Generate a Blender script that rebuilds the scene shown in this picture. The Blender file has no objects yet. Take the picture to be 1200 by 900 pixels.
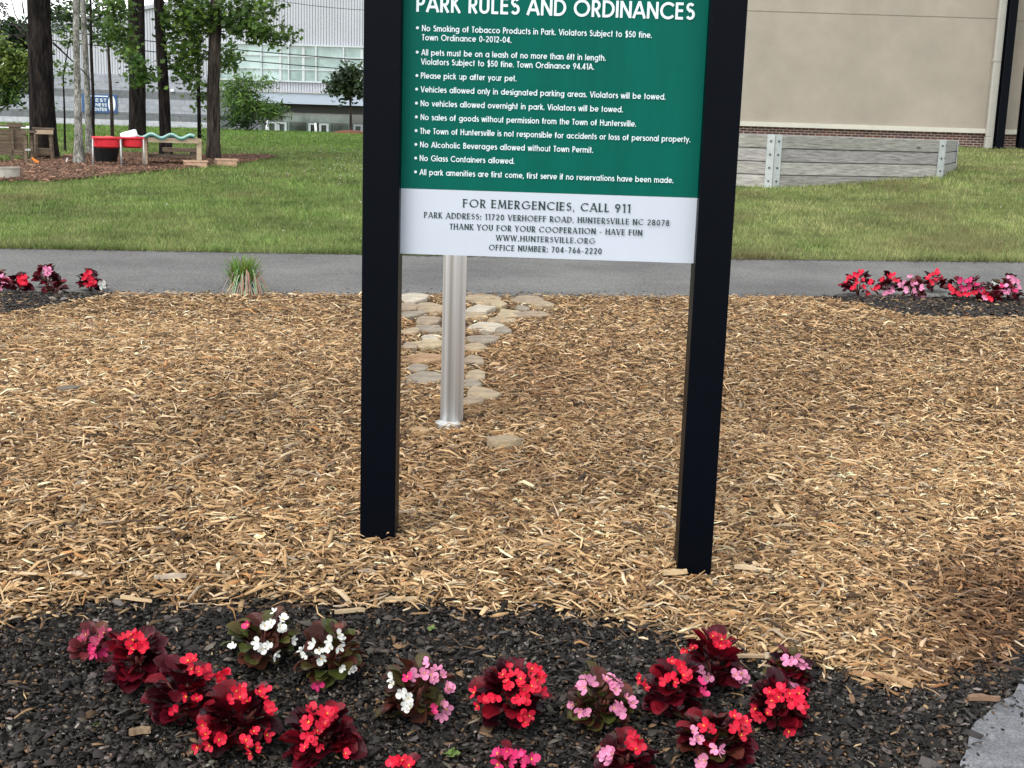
import bpy, math, random
import numpy as np
from mathutils import Vector, Matrix

# ------------------------------------------------------------------ camera, sky, sun, exposure
S = bpy.context.scene
COL = S.collection
R = math.radians
PITCH, ROLL, FPX = R(11.5), R(1.8), 1500.0
CAM = Vector((0.0, 0.0, 1.45))
cd = bpy.data.cameras.new('camera')
cam = bpy.data.objects.new('camera', cd)
COL.objects.link(cam)
cd.sensor_width = 36.0
cd.lens = 36.0 * FPX / 1200.0
cd.clip_start, cd.clip_end = 0.05, 2000.0
MROT = Matrix.Rotation(R(90) - PITCH, 3, 'X') @ Matrix.Rotation(ROLL, 3, 'Z')
cam.matrix_world = Matrix.Translation(CAM) @ MROT.to_4x4()
S.camera = cam

SUN_EL, SUN_AZ = 52.0, 215.0          # azimuth clockwise from +Y: behind the camera, a little left
w = bpy.data.worlds.new('World')
S.world = w
w.use_nodes = True
nt = w.node_tree
bg = nt.nodes['Background']
sky = nt.nodes.new('ShaderNodeTexSky')
sky.sky_type = 'NISHITA'
sky.sun_disc = False
sky.sun_elevation = R(SUN_EL)
sky.sun_rotation = R(SUN_AZ)
sky.air_density, sky.dust_density, sky.ozone_density = 1.0, 0.6, 1.0
hsv = nt.nodes.new('ShaderNodeHueSaturation')
hsv.inputs['Saturation'].default_value = 0.20
hsv.inputs['Value'].default_value = 1.45
nt.links.new(sky.outputs[0], hsv.inputs['Color'])
nt.links.new(hsv.outputs[0], bg.inputs['Color'])
bg.inputs['Strength'].default_value = 0.15
sd = bpy.data.lights.new('sun', 'SUN')
sd.energy, sd.angle, sd.color = 1.05, R(28), (1.0, 0.96, 0.9)
so = bpy.data.objects.new('sun', sd)
COL.objects.link(so)
sdir = Vector((math.sin(R(SUN_AZ)) * math.cos(R(SUN_EL)), math.cos(R(SUN_AZ)) * math.cos(R(SUN_EL)), math.sin(R(SUN_EL))))
so.rotation_euler = sdir.to_track_quat('Z', 'Y').to_euler()
S.view_settings.view_transform = 'Standard'
S.view_settings.look = 'None'
S.view_settings.gamma = 1.0
S.view_settings.use_curve_mapping = False
S.view_settings.exposure = 0.86

rnd = random.Random(7)
rng = np.random.default_rng(11)

# ------------------------------------------------------------------ measuring helpers
def ray(u, v):
    return MROT @ Vector(((u - 600) / FPX, (450 - v) / FPX, -1.0))
def P(u, v, Y):
    d = ray(u, v)
    return CAM + d * ((Y - CAM.y) / d.y)
MR = np.array(MROT)
def proj(p):
    q = (np.asarray(p, dtype=float) - np.array(CAM)) @ MR
    return 600 + FPX * q[..., 0] / -q[..., 2], 450 - FPX * q[..., 1] / -q[..., 2]
def sst(a, b, x):
    t = np.clip((x - a) / (b - a), 0, 1)
    return t * t * (3 - 2 * t)
YK = [-40, 1.8, 2.6, 3.3, 3.6, 4.2, 5, 8.9, 11.7, 16, 21, 25, 35, 50, 58, 75, 100, 900]
ZL = [0, 0, .06, .138, .185, .218, .235, .25, .25, .35, .50, .54, .66, .80, .80, .2, -1.0, -1.0]
ZR = [0, 0, .06, .138, .185, .218, .235, .25, .25, .46, .70, .80, 1.10, 1.42, 1.5, 1.5, 1.5, 1.5]
def tz(x, y):
    x = np.asarray(x, dtype=float); y = np.asarray(y, dtype=float)
    k = sst(.02, .22, x / np.maximum(np.abs(y), 1e-3))
    z = np.interp(y, YK, ZL) * (1 - k) + np.interp(y, YK, ZR) * k
    near = sst(2.4, 3.6, y) * (1 - sst(5.0, 8.0, y))
    z = z - .075 * np.clip(x - .07, -1.4, 1.4) * near
    z = z + .11 * sst(4.0, 6.6, x) * sst(15, 19, y) * (1 - sst(25, 33, y))
    und = .018 * np.sin(x * 2.1 + y * 1.3) * np.sin(y * 1.7 - x * .6) * sst(2.8, 3.6, y) * (1 - sst(7.5, 8.6, y))
    return z + und
def tzf(x, y): return float(tz(x, y))
def G(u, v):
    d = ray(u, v)
    t = 1.5
    while t < 400:
        p = CAM + d * t
        if p.z < tzf(p.x, p.y):
            a, b = t / 1.02 - .05, t
            for _ in range(30):
                m = (a + b) / 2
                q = CAM + d * m
                if q.z < tzf(q.x, q.y): b = m
                else: a = m
            return CAM + d * b
        t = t * 1.01 + .02
    return CAM + d * t

# ------------------------------------------------------------------ object helpers
def tag(o, label=None, cat=None, group=None, kind=None):
    if label: o['label'] = label
    if cat: o['category'] = cat
    if group: o['group'] = group
    if kind: o['kind'] = kind
    return o
def thing(name, label, cat, loc, group=None, rz=0.0):
    o = bpy.data.objects.new(name, None)
    COL.objects.link(o)
    o.location = loc
    o.rotation_euler = (0, 0, rz)
    o.empty_display_size = .1
    return tag(o, label, cat, group)
class MB:
    """collects shapes; build() links them as ONE mesh object"""
    def __init__(s): s.v, s.f, s.c = [], [], []
    def add(s, vs, fs, col=None):
        b = len(s.v)
        s.v += [tuple(p) for p in vs]
        s.f += [tuple(i + b for i in f) for f in fs]
        s.c += [col or (1, 1, 1)] * len(vs)
    def box(s, c, size, rot=None, col=None, taper=1.0):
        x, y, z = [k / 2 for k in size]
        vs = []
        for dz in (-1, 1):
            t = taper if dz > 0 else 1.0
            for dx, dy in ((-1, -1), (1, -1), (1, 1), (-1, 1)):
                p = Vector((dx * x * t, dy * y * t, dz * z))
                if rot is not None: p = rot @ p
                vs.append(p + Vector(c))
        s.add(vs, [(3, 2, 1, 0), (4, 5, 6, 7), (0, 1, 5, 4), (1, 2, 6, 5), (2, 3, 7, 6), (3, 0, 4, 7)], col)
    def bar(s, a, b, wx, wy=None, col=None):
        a, b = Vector(a), Vector(b)
        d = b - a
        q = d.to_track_quat('Z', 'Y').to_matrix()
        s.box((a + b) / 2, (wx, wy or wx, d.length), q, col)
    def tube(s, pts, rad, n=8, col=None, caps=True):
        pts = [Vector(p) for p in pts]
        if not isinstance(rad, (list, tuple)): rad = [rad] * len(pts)
        rings = []
        ref = None
        for i, p in enumerate(pts):
            d = (pts[min(i + 1, len(pts) - 1)] - pts[max(i - 1, 0)]).normalized()
            if ref is None or abs(ref.dot(d)) > .95: ref = Vector((1, 0, 0)) if abs(d.x) < .8 else Vector((0, 1, 0))
            a = d.cross(ref).normalized(); b = d.cross(a)
            rings.append([p + (a * math.cos(2 * math.pi * k / n) + b * math.sin(2 * math.pi * k / n)) * rad[i] for k in range(n)])
        vs = [p for r in rings for p in r]
        fs = []
        for i in range(len(pts) - 1):
            for k in range(n):
                k2 = (k + 1) % n
                fs.append((i * n + k, (i + 1) * n + k, (i + 1) * n + k2, i * n + k2))
        if caps:
            fs.append(tuple(range(n)))
            fs.append(tuple((len(pts) - 1) * n + k for k in range(n))[::-1])
        s.add(vs, fs, col)
    def lathe(s, prof, n=24, c=(0, 0, 0), sx=1.0, sy=1.0, col=None):
        vs = [(c[0] + r * math.cos(2 * math.pi * k / n) * sx, c[1] + r * math.sin(2 * math.pi * k / n) * sy, c[2] + z) for r, z in prof for k in range(n)]
        fs = []
        for i in range(len(prof) - 1):
            for k in range(n):
                k2 = (k + 1) % n
                fs.append((i * n + k, i * n + k2, (i + 1) * n + k2, (i + 1) * n + k))
        fs.append(tuple(range(n))[::-1]); fs.append(tuple((len(prof) - 1) * n + k for k in range(n)))
        s.add(vs, fs, col)
    def build(s, name, m, parent=None, smooth=False, bevel=0.0, color=False):
        me = bpy.data.meshes.new(name)
        me.from_pydata(s.v, [], s.f)
        if color:
            at = me.color_attributes.new('tint', 'FLOAT_COLOR', 'POINT')
            arr = np.ones((len(s.v), 4), dtype=np.float32)
            arr[:, :3] = np.array(s.c, dtype=np.float32)
            at.data.foreach_set('color', arr.ravel())
        if smooth:
            me.polygons.foreach_set('use_smooth', [True] * len(me.polygons))
        me.materials.append(m)
        me.update()
        o = bpy.data.objects.new(name, me)
        COL.objects.link(o)
        if parent: o.parent = parent
        if bevel:
            b = o.modifiers.new('bevel', 'BEVEL'); b.width = bevel; b.segments = 2; b.limit_method = 'ANGLE'
        return o
def np_mesh(name, V, F, C, m, smooth=False):
    """V (n,3), F (k,4 or 3) index array, C (n,3) colours -> one mesh object"""
    me = bpy.data.meshes.new(name)
    k = F.shape[1]
    me.vertices.add(len(V)); me.vertices.foreach_set('co', V.astype(np.float32).ravel())
    me.loops.add(F.size); me.loops.foreach_set('vertex_index', F.astype(np.int32).ravel())
    me.polygons.add(len(F))
    me.polygons.foreach_set('loop_start', np.arange(0, F.size, k, dtype=np.int32))
    me.polygons.foreach_set('loop_total', np.full(len(F), k, dtype=np.int32))
    if smooth: me.polygons.foreach_set('use_smooth', np.ones(len(F), dtype=bool))
    if C is not None:
        at = me.color_attributes.new('tint', 'FLOAT_COLOR', 'POINT')
        arr = np.ones((len(V), 4), dtype=np.float32); arr[:, :3] = C
        at.data.foreach_set('color', arr.ravel())
    me.materials.append(m)
    me.update(); me.validate()
    o = bpy.data.objects.new(name, me)
    COL.objects.link(o)
    return o

# ------------------------------------------------------------------ materials
def M(name, col, rough=.7, var=.25, scale=8.0, bump=.0, bscale=None, spec=.35, metal=0.0, tint=False,
      stretch=(1, 1, 1), col2=None, detail=6.0, transl=0.0, lo=.35, hi=.65, grain=0.0, gscale=200.0, objrand=0.0, knots=False):
    m = bpy.data.materials.new(name)
    m.use_nodes = True
    t = m.node_tree; N = t.nodes; L = t.links
    b = N['Principled BSDF']
    b.inputs['Roughness'].default_value = rough
    b.inputs['Metallic'].default_value = metal
    b.inputs['Specular IOR Level'].default_value = spec
    tc = N.new('ShaderNodeTexCoord'); mp = N.new('ShaderNodeMapping')
    mp.inputs['Scale'].default_value = stretch
    L.new(tc.outputs['Object'], mp.inputs['Vector'])
    nz = N.new('ShaderNodeTexNoise'); nz.inputs['Scale'].default_value = scale; nz.inputs['Detail'].default_value = detail
    nz.inputs['Roughness'].default_value = .65
    L.new(mp.outputs[0], nz.inputs['Vector'])
    rp = N.new('ShaderNodeValToRGB')
    rp.color_ramp.elements[0].position = lo; rp.color_ramp.elements[1].position = hi
    c2 = col2 or tuple(min(1, c * (1 + var)) for c in col)
    c1 = col if col2 else tuple(c * (1 - var) for c in col)
    rp.color_ramp.elements[0].color = (*c1, 1); rp.color_ramp.elements[1].color = (*c2, 1)
    L.new(nz.outputs['Fac'], rp.inputs['Fac'])
    out = rp.outputs['Color']
    if grain:
        n3 = N.new('ShaderNodeTexNoise'); n3.inputs['Scale'].default_value = gscale; n3.inputs['Detail'].default_value = 3
        L.new(mp.outputs[0], n3.inputs['Vector'])
        r3 = N.new('ShaderNodeMapRange'); r3.inputs['From Min'].default_value = .3; r3.inputs['From Max'].default_value = .7
        r3.inputs['To Min'].default_value = 1 - grain; r3.inputs['To Max'].default_value = 1 + grain
        L.new(n3.outputs['Fac'], r3.inputs['Value'])
        m3 = N.new('ShaderNodeMix'); m3.data_type = 'RGBA'; m3.blend_type = 'MULTIPLY'; m3.inputs[0].default_value = 1.0
        L.new(out, m3.inputs[6]); L.new(r3.outputs[0], m3.inputs[7]); out = m3.outputs[2]
    if tint:
        a = N.new('ShaderNodeAttribute'); a.attribute_name = 'tint'
        mx = N.new('ShaderNodeMix'); mx.data_type = 'RGBA'; mx.blend_type = 'MULTIPLY'
        mx.inputs[0].default_value = 1.0
        L.new(a.outputs['Color'], mx.inputs[6]); L.new(out, mx.inputs[7])
        out = mx.outputs[2]
    if objrand:
        oi = N.new('ShaderNodeObjectInfo'); r4 = N.new('ShaderNodeMapRange')
        r4.inputs['To Min'].default_value = 1 - objrand; r4.inputs['To Max'].default_value = 1 + objrand * .6
        L.new(oi.outputs['Random'], r4.inputs['Value'])
        m4 = N.new('ShaderNodeMix'); m4.data_type = 'RGBA'; m4.blend_type = 'MULTIPLY'; m4.inputs[0].default_value = 1.0
        L.new(out, m4.inputs[6]); L.new(r4.outputs[0], m4.inputs[7]); out = m4.outputs[2]
    if knots:
        mk = N.new('ShaderNodeMapping'); mk.inputs['Scale'].default_value = (.9, .9, 2.6); L.new(tc.outputs['Object'], mk.inputs['Vector'])
        vo = N.new('ShaderNodeTexVoronoi'); vo.inputs['Scale'].default_value = 1.5; L.new(mk.outputs[0], vo.inputs['Vector'])
        rk = N.new('ShaderNodeValToRGB'); rk.color_ramp.elements[0].position = .045; rk.color_ramp.elements[1].position = .10
        rk.color_ramp.elements[0].color = (.22, .2, .18, 1); rk.color_ramp.elements[1].color = (1, 1, 1, 1)
        L.new(vo.outputs['Distance'], rk.inputs['Fac'])
        m5 = N.new('ShaderNodeMix'); m5.data_type = 'RGBA'; m5.blend_type = 'MULTIPLY'; m5.inputs[0].default_value = 1.0
        L.new(out, m5.inputs[6]); L.new(rk.outputs[0], m5.inputs[7]); out = m5.outputs[2]
    L.new(out, b.inputs['Base Color'])
    if bump:
        n2 = N.new('ShaderNodeTexNoise'); n2.inputs['Scale'].default_value = bscale or scale * 3; n2.inputs['Detail'].default_value = 8
        L.new(mp.outputs[0], n2.inputs['Vector'])
        bp = N.new('ShaderNodeBump'); bp.inputs['Strength'].default_value = bump; bp.inputs['Distance'].default_value = .01
        L.new(n2.outputs['Fac'], bp.inputs['Height']); L.new(bp.outputs[0], b.inputs['Normal'])
    if transl:
        tr = N.new('ShaderNodeBsdfTranslucent'); L.new(out, tr.inputs['Color'])
        ms = N.new('ShaderNodeMixShader'); ms.inputs[0].default_value = transl
        L.new(b.outputs[0], ms.inputs[1]); L.new(tr.outputs[0], ms.inputs[2])
        L.new(ms.outputs[0], N['Material Output'].inputs['Surface'])
    return m

m_lawn = M('lawn soil and turf', (.078, .104, .029), .9, scale=1.3, col2=(.17, .19, .062), bump=.8, bscale=60, spec=.1, detail=9)
m_blade = M('grass blades', (1, 1, 1), .6, .12, 3, tint=True, transl=.25, spec=.25)
m_asph = M('worn asphalt', (.112, .111, .104), .9, scale=.8, col2=(.182, .179, .167), bump=.6, bscale=160, spec=.15, grain=.38, gscale=55, detail=10)
m_pave = M('pale pavement', (.12, .122, .127), .8, scale=14, col2=(.22, .225, .23), grain=.35, gscale=160, lo=.42, hi=.72, bump=.6, bscale=150, spec=.3)
m_mulchbed = M('mulch bed underlay', (.035, .022, .012), .95, scale=30, col2=(.12, .075, .040), bump=1, bscale=60, spec=.1)
m_chip = M('wood chips', (1, 1, 1), .75, .18, 60, tint=True, spec=.25)
m_soil = M('dark soil', (.010, .0085, .007), .9, scale=60, col2=(.030, .026, .021), bump=1, bscale=120, spec=.3)
m_dchip = M('dark mulch', (1, 1, 1), .7, .25, 80, tint=True, spec=.22)
m_straw = M('pine straw', (.075, .042, .026), .95, scale=7, col2=(.17, .10, .062), bump=1, bscale=50, spec=.1)
m_black = M('black post coating', (.0012, .0020, .0040), .38, .2, 38, col2=(.022, .024, .028), lo=.70, hi=.78, spec=.055, bump=.03, bscale=200)
m_green = M('green sign face', (.0004, .092, .066), .45, .09, 2.2, stretch=(6, 1, .5), spec=.07)
m_white = M('white sign face', (.47, .505, .555), .4, .03, 3, spec=.2)
m_lett = M('white lettering', (.62, .70, .71), .5, .02, 20)
m_ink = M('dark lettering', (.008, .028, .026), .5, .05, 20)
m_steel = M('brushed steel', (.40, .39, .36), .50, scale=26, col2=(.84, .85, .86), metal=.40, stretch=(1, 1, .012), bump=.03, bscale=80, spec=.6, lo=.36, hi=.62, detail=2)  # pale and beige streaks put the pole's reflections into the colour
m_conc = M('pale concrete', (.52, .52, .50), .85, .12, 40, bump=.4, bscale=120)
m_stone = M('sandstone', (1, 1, 1), .9, .38, 11, tint=True, bump=.7, bscale=40)
m_leafd = M('begonia leaf', (1, 1, 1), .36, .30, 40, tint=True, spec=.19, transl=.10, bump=.25, bscale=90)
m_petal = {k: M(k + ' petal', c, .5, .22, 1.3, transl=.22, spec=.3, objrand=.32) for k, c in dict(
    red=(.60, .006, .035), coral=(.70, .016, .048), pink=(.72, .26, .42), white=(.78, .79, .73), hot=(.66, .035, .16), dusty=(.42, .06, .12)).items()}
m_stamen = M('yellow stamen', (.75, .50, .06), .6, .2, 200)
m_stem = M('reddish stem', (.12, .03, .02), .6, .2, 60)
m_gblade = M('ornamental grass', (1, 1, 1), .6, .15, 30, tint=True, transl=.2)
m_leaf = M('tree leaves', (1, 1, 1), .5, .15, 5, tint=True, transl=.35, spec=.3)
def bark(name, a, b, sc=5, st=.45):
    return M(name, a, .95, scale=sc, col2=b, stretch=(3, 3, st), bump=1.0, bscale=9, spec=.1, lo=.4, hi=.66, grain=.45, gscale=16)
m_bark = bark('dark pine bark', (.006, .005, .005), (.028, .022, .019), 4)
m_bark2 = bark('brown bark', (.018, .014, .012), (.080, .064, .052), 5)
m_bark3 = bark('pale smooth bark', (.11, .107, .092), (.32, .312, .28), 4, 1.3)
m_wood = M('weathered brown wood', (.075, .052, .034), .85, scale=6, col2=(.19, .14, .095), stretch=(.6, 3, 6), bump=.4)
m_wood2 = M('pale new wood', (.34, .25, .16), .8, scale=6, col2=(.50, .40, .28), stretch=(.6, 3, 6), bump=.3)
m_timber = M('grey weathered timber', (.165, .160, .150), .9, scale=5, col2=(.43, .425, .405), stretch=(.5, 2, 9), bump=.6, bscale=14, spec=.15, lo=.3, hi=.68, tint=True, knots=True)
m_galv = M('pale galvanised bracket', (.36, .385, .375), .55, .12, 9, spec=.5)
m_bolt = M('dark bolt', (.05, .05, .05), .5, .1, 30)
m_redp = M('red plastic', (.62, .02, .035), .35, .15, 9, spec=.5)
m_dark = M('black plastic', (.008, .008, .009), .5, .2, 12)
m_whitep = M('white plastic', (.75, .76, .78), .45, .06, 14)
m_teal = M('teal plastic', (.04, .22, .20), .4, .25, 8)
m_metal = M('grey tube metal', (.42, .42, .41), .45, .15, 12, metal=.5)
m_orange = M('orange plastic', (.75, .22, .02), .45, .1, 14)
m_terra = M('pale terracotta plastic', (.52, .33, .22), .75, .2, 12, bump=.2)
m_stucco = M('tan stucco', (.315, .277, .226), .92, .10, .55, bump=.5, bscale=45, spec=.1, detail=10)
m_trim = M('cream trim', (.50, .475, .40), .6, .05, 3)
m_spout = M('pale downspout', (.42, .405, .36), .5, .06, 3)
m_joint = M('dark sealant joint', (.16, .14, .115), .9, .1, 5)
m_rib = M('white ribbed metal', (.41, .425, .455), .55, .05, .4, spec=.4)
m_ribback = M('shaded rib groove metal', (.17, .178, .195), .6, .05, .4)  # siding metal darkened, painting in the shade of the grooves
m_fascia = M('blue white fascia', (.37, .42, .50), .5, .05, .3)
m_soffit = M('dark soffit', (.045, .045, .045), .8, .1, .5)
m_mull = M('white mullion', (.48, .52, .52), .5, .04, 2)
m_blue = M('blue banner', (.032, .085, .21), .5, .18, .7)
m_reda = M('red mulch mound', (.15, .055, .032), .95, .3, 6, bump=.6)
m_cable = M('black cable', (.012, .012, .014), .6, .1, 3)
m_roofm = M('grey roof', (.35, .36, .38), .6, .08, .5)

def glassmat(name, c1, c2, sc):
    m = M(name, c1, .06, scale=sc, col2=c2, spec=.9, lo=.42, hi=.6)
    return m
m_glass = glassmat('teal window glass', (.13, .22, .20), (.33, .45, .43), .28)
m_glassd = glassmat('dark door glass', (.015, .022, .022), (.06, .085, .08), .5)
m_glassm = glassmat('mid green glass', (.07, .12, .105), (.16, .23, .21), .5)

def brickmat(name, c1, c2, mortar, bw, bh, ms, bias=0.0):
    m = bpy.data.materials.new(name); m.use_nodes = True
    t = m.node_tree; N = t.nodes; L = t.links
    b = N['Principled BSDF']; b.inputs['Roughness'].default_value = .9; b.inputs['Specular IOR Level'].default_value = .15
    tc = N.new('ShaderNodeTexCoord'); sp = N.new('ShaderNodeSeparateXYZ'); cb = N.new('ShaderNodeCombineXYZ')
    L.new(tc.outputs['Object'], sp.inputs[0]); L.new(sp.outputs['X'], cb.inputs['X']); L.new(sp.outputs['Z'], cb.inputs['Y'])
    br = N.new('ShaderNodeTexBrick')
    br.inputs['Scale'].default_value = 1.0
    br.inputs['Brick Width'].default_value = bw; br.inputs['Row Height'].default_value = bh; br.inputs['Mortar Size'].default_value = ms
    br.inputs['Color1'].default_value = (*c1, 1); br.inputs['Color2'].default_value = (*c2, 1); br.inputs['Mortar'].default_value = (*mortar, 1)
    br.inputs['Bias'].default_value = bias
    L.new(cb.outputs[0], br.inputs['Vector'])
    nz = N.new('ShaderNodeTexNoise'); nz.inputs['Scale'].default_value = 3
    L.new(tc.outputs['Object'], nz.inputs['Vector'])
    mx = N.new('ShaderNodeMix'); mx.data_type = 'RGBA'; mx.blend_type = 'OVERLAY'; mx.inputs[0].default_value = .35
    L.new(br.outputs['Color'], mx.inputs[6]); L.new(nz.outputs['Fac'], mx.inputs[7])
    L.new(mx.outputs[2], b.inputs['Base Color'])
    bp = N.new('ShaderNodeBump'); bp.inputs['Strength'].default_value = .5; bp.inputs['Distance'].default_value = .008; bp.invert = True
    L.new(br.outputs['Fac'], bp.inputs['Height']); L.new(bp.outputs[0], b.inputs['Normal'])
    return m
m_brick = brickmat('red brown brick', (.13, .050, .038), (.075, .035, .03), (.30, .27, .24), .21, .072, .011)
m_blockl = brickmat('light grey block', (.28, .295, .325), (.32, .335, .365), (.24, .255, .285), .8, .4, .02)
m_blockd = brickmat('dark grey block', (.135, .142, .15), (.16, .167, .175), (.12, .127, .135), .8, .4, .02)
m_blockw = brickmat('off white block', (.40, .41, .44), (.43, .44, .47), (.37, .38, .40), .8, .4, .02)

# ------------------------------------------------------------------ ground
PN0, PN1 = G(0, 346), G(1200, 351)     # near edge of the path
PF0, PF1 = G(0, 291), G(1200, 307)     # far edge of the path
def line_y(a, b):
    k = (b.y - a.y) / (b.x - a.x)
    return lambda x: a.y + k * (np.asarray(x, dtype=float) - a.x)
path_near, path_far = line_y(PN0, PN1), line_y(PF0, PF1)
wob = lambda x, s=1.0: .03 * s * np.sin(x * 5.3) + .02 * s * np.sin(x * 13.1 + 1)

# wood mulch meets the dark bed along this line, measured in the photograph and laid on the ground
EDGE = [(-300, 780), (-100, 752), (0, 735), (60, 716), (150, 703), (300, 704), (470, 710), (600, 710), (700, 722), (760, 738), (830, 757), (930, 777), (1020, 801), (1080, 805), (1130, 792), (1200, 748), (1350, 690)]
EG = [G(*e) for e in EDGE]
EX, EY = [p.x for p in EG], [p.y for p in EG]
def edge_y(x):
    x = np.asarray(x, dtype=float)
    return np.interp(x, EX, EY) + .014 * np.sin(x * 17) + .010 * np.sin(x * 41 + 2)
# pale pavement in the lower right corner
KERB = [(1118, 1000), (1122, 900), (1135, 868), (1160, 838), (1200, 800), (1260, 765), (1350, 720)]
KG = [G(*e) for e in KERB]
KX, KY = [p.x for p in KG], [p.y for p in KG]
def pave_y(x):          # pavement lies nearer than this
    x = np.asarray(x, dtype=float)
    return np.where(x < KX[0], 1.75, np.interp(x, KX, KY)) + .012 * np.sin(x * 23) + .008 * np.sin(x * 57)
def strip(name, xs, y0, y1, ny, off, m):
    V = []
    for x in xs:
        a, b = float(y0(x)), float(y1(x))
        for j in range(ny + 1):
            y = a + (b - a) * j / ny
            V.append((x, y, tzf(x, y) + off))
    V = np.array(V); nx = len(xs); n = ny + 1
    i, j = np.meshgrid(np.arange(nx - 1), np.arange(ny), indexing='ij')
    a = (i * n + j).ravel()
    F = np.stack([a, a + n, a + n + 1, a + 1], 1)
    o = np_mesh(name, V, F, None, m, True)
    return tag(o, kind='structure')
# one big sheet to the horizon, a little lower under the beds and paths
xs = np.concatenate([-np.geomspace(600, 16, 22), np.arange(-15, 15.1, .5), np.geomspace(16, 600, 22)])
ys = np.concatenate([np.array([-200, -60, -20, -8, -3]), np.arange(-1, 13, .35), np.arange(13, 62, 1.0), np.geomspace(63, 900, 24)])
X, Y = np.meshgrid(xs, ys, indexing='ij')
low = .05 * (1 - sst(-.10, .05, Y - path_far(X)))
V = np.stack([X, Y, tz(X, Y) - low], -1).reshape(-1, 3)
n = len(ys)
i, j = np.meshgrid(np.arange(len(xs) - 1), np.arange(n - 1), indexing='ij')
a = (i * n + j).ravel()
tag(np_mesh('ground', V, np.stack([a, a + n, a + n + 1, a + 1], 1), None, m_lawn, True), kind='structure')
wide = np.arange(-14, 14.01, .2)
strip('path', np.arange(-30, 30.1, .5), lambda x: path_near(x) - .25, path_far, 6, .0, m_asph)
strip('soil_bed', np.arange(-4, 4.01, .05), lambda x: 1.4, lambda x: float(edge_y(x)) + .25, 30, -.004, m_soil)
strip('mulch_bed', np.arange(-9, 9.01, .06), lambda x: edge_y(np.clip(x, EX[0], EX[-1])), path_near, 60, .006, m_mulchbed)
strip('pavement', np.concatenate([np.arange(-20, -2, 1), np.arange(-2, 2.5, .02), np.arange(2.5, 20, 1)]), lambda x: -15, lambda x: float(pave_y(np.clip(x, -30, KX[-1]))), 40, .012, m_pave)

# dark beds by the path, left and right
def bed_mask(x, y):
    u, v = proj(np.stack([x, y, tz(x, y)], -1))
    right = (v < 352 + 23 * sst(960, 1090, u)) & (u > 955)
    left = (v < 345 + 26 * (1 - sst(-10, 165, u))) & (u < 165)
    return right | left
def flatbed(x0, x1):
    def near(x):
        ysx = np.arange(6.5, float(path_near(x)), .03)
        k = bed_mask(np.full_like(ysx, x), ysx)
        return ysx[k][0] if k.any() else float(path_near(x)) - .01
    strip('soil_bed', np.arange(x0, x1, .06), near, lambda x: float(path_near(x)) + .02, 6, .016, m_soil)
flatbed(-4.6, float(G(163, 346).x)); flatbed(float(G(957, 352).x), 4.8)

# brown straw bed under the trees
SN = [(-160, 216), (0, 214), (75, 212), (130, 207), (200, 201), (240, 197), (285, 192), (310, 188), (322, 185.5)]
SB = [(-160, 176), (0, 180), (90, 181), (200, 183), (285, 183.5), (310, 184), (322, 185)]
sng = [G(*e) for e in SN]; sbg = [G(*e) for e in SB]
st_near = lambda x: np.interp(x, [p.x for p in sng], [p.y for p in sng]) + .12 * np.sin(np.asarray(x) * 6) + .08 * np.sin(np.asarray(x) * 15)
st_far = lambda x: np.interp(x, [p.x for p in sbg], [p.y for p in sbg]) + .3 * np.sin(np.asarray(x) * 3)
strip('straw_bed', np.arange(sng[0].x, sng[-1].x, .12), st_near, st_far, 14, .012, m_straw)
def in_straw(x, y):
    return (x > sng[0].x) & (x < sng[-1].x) & (y > st_near(x)) & (y < st_far(x))

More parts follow.
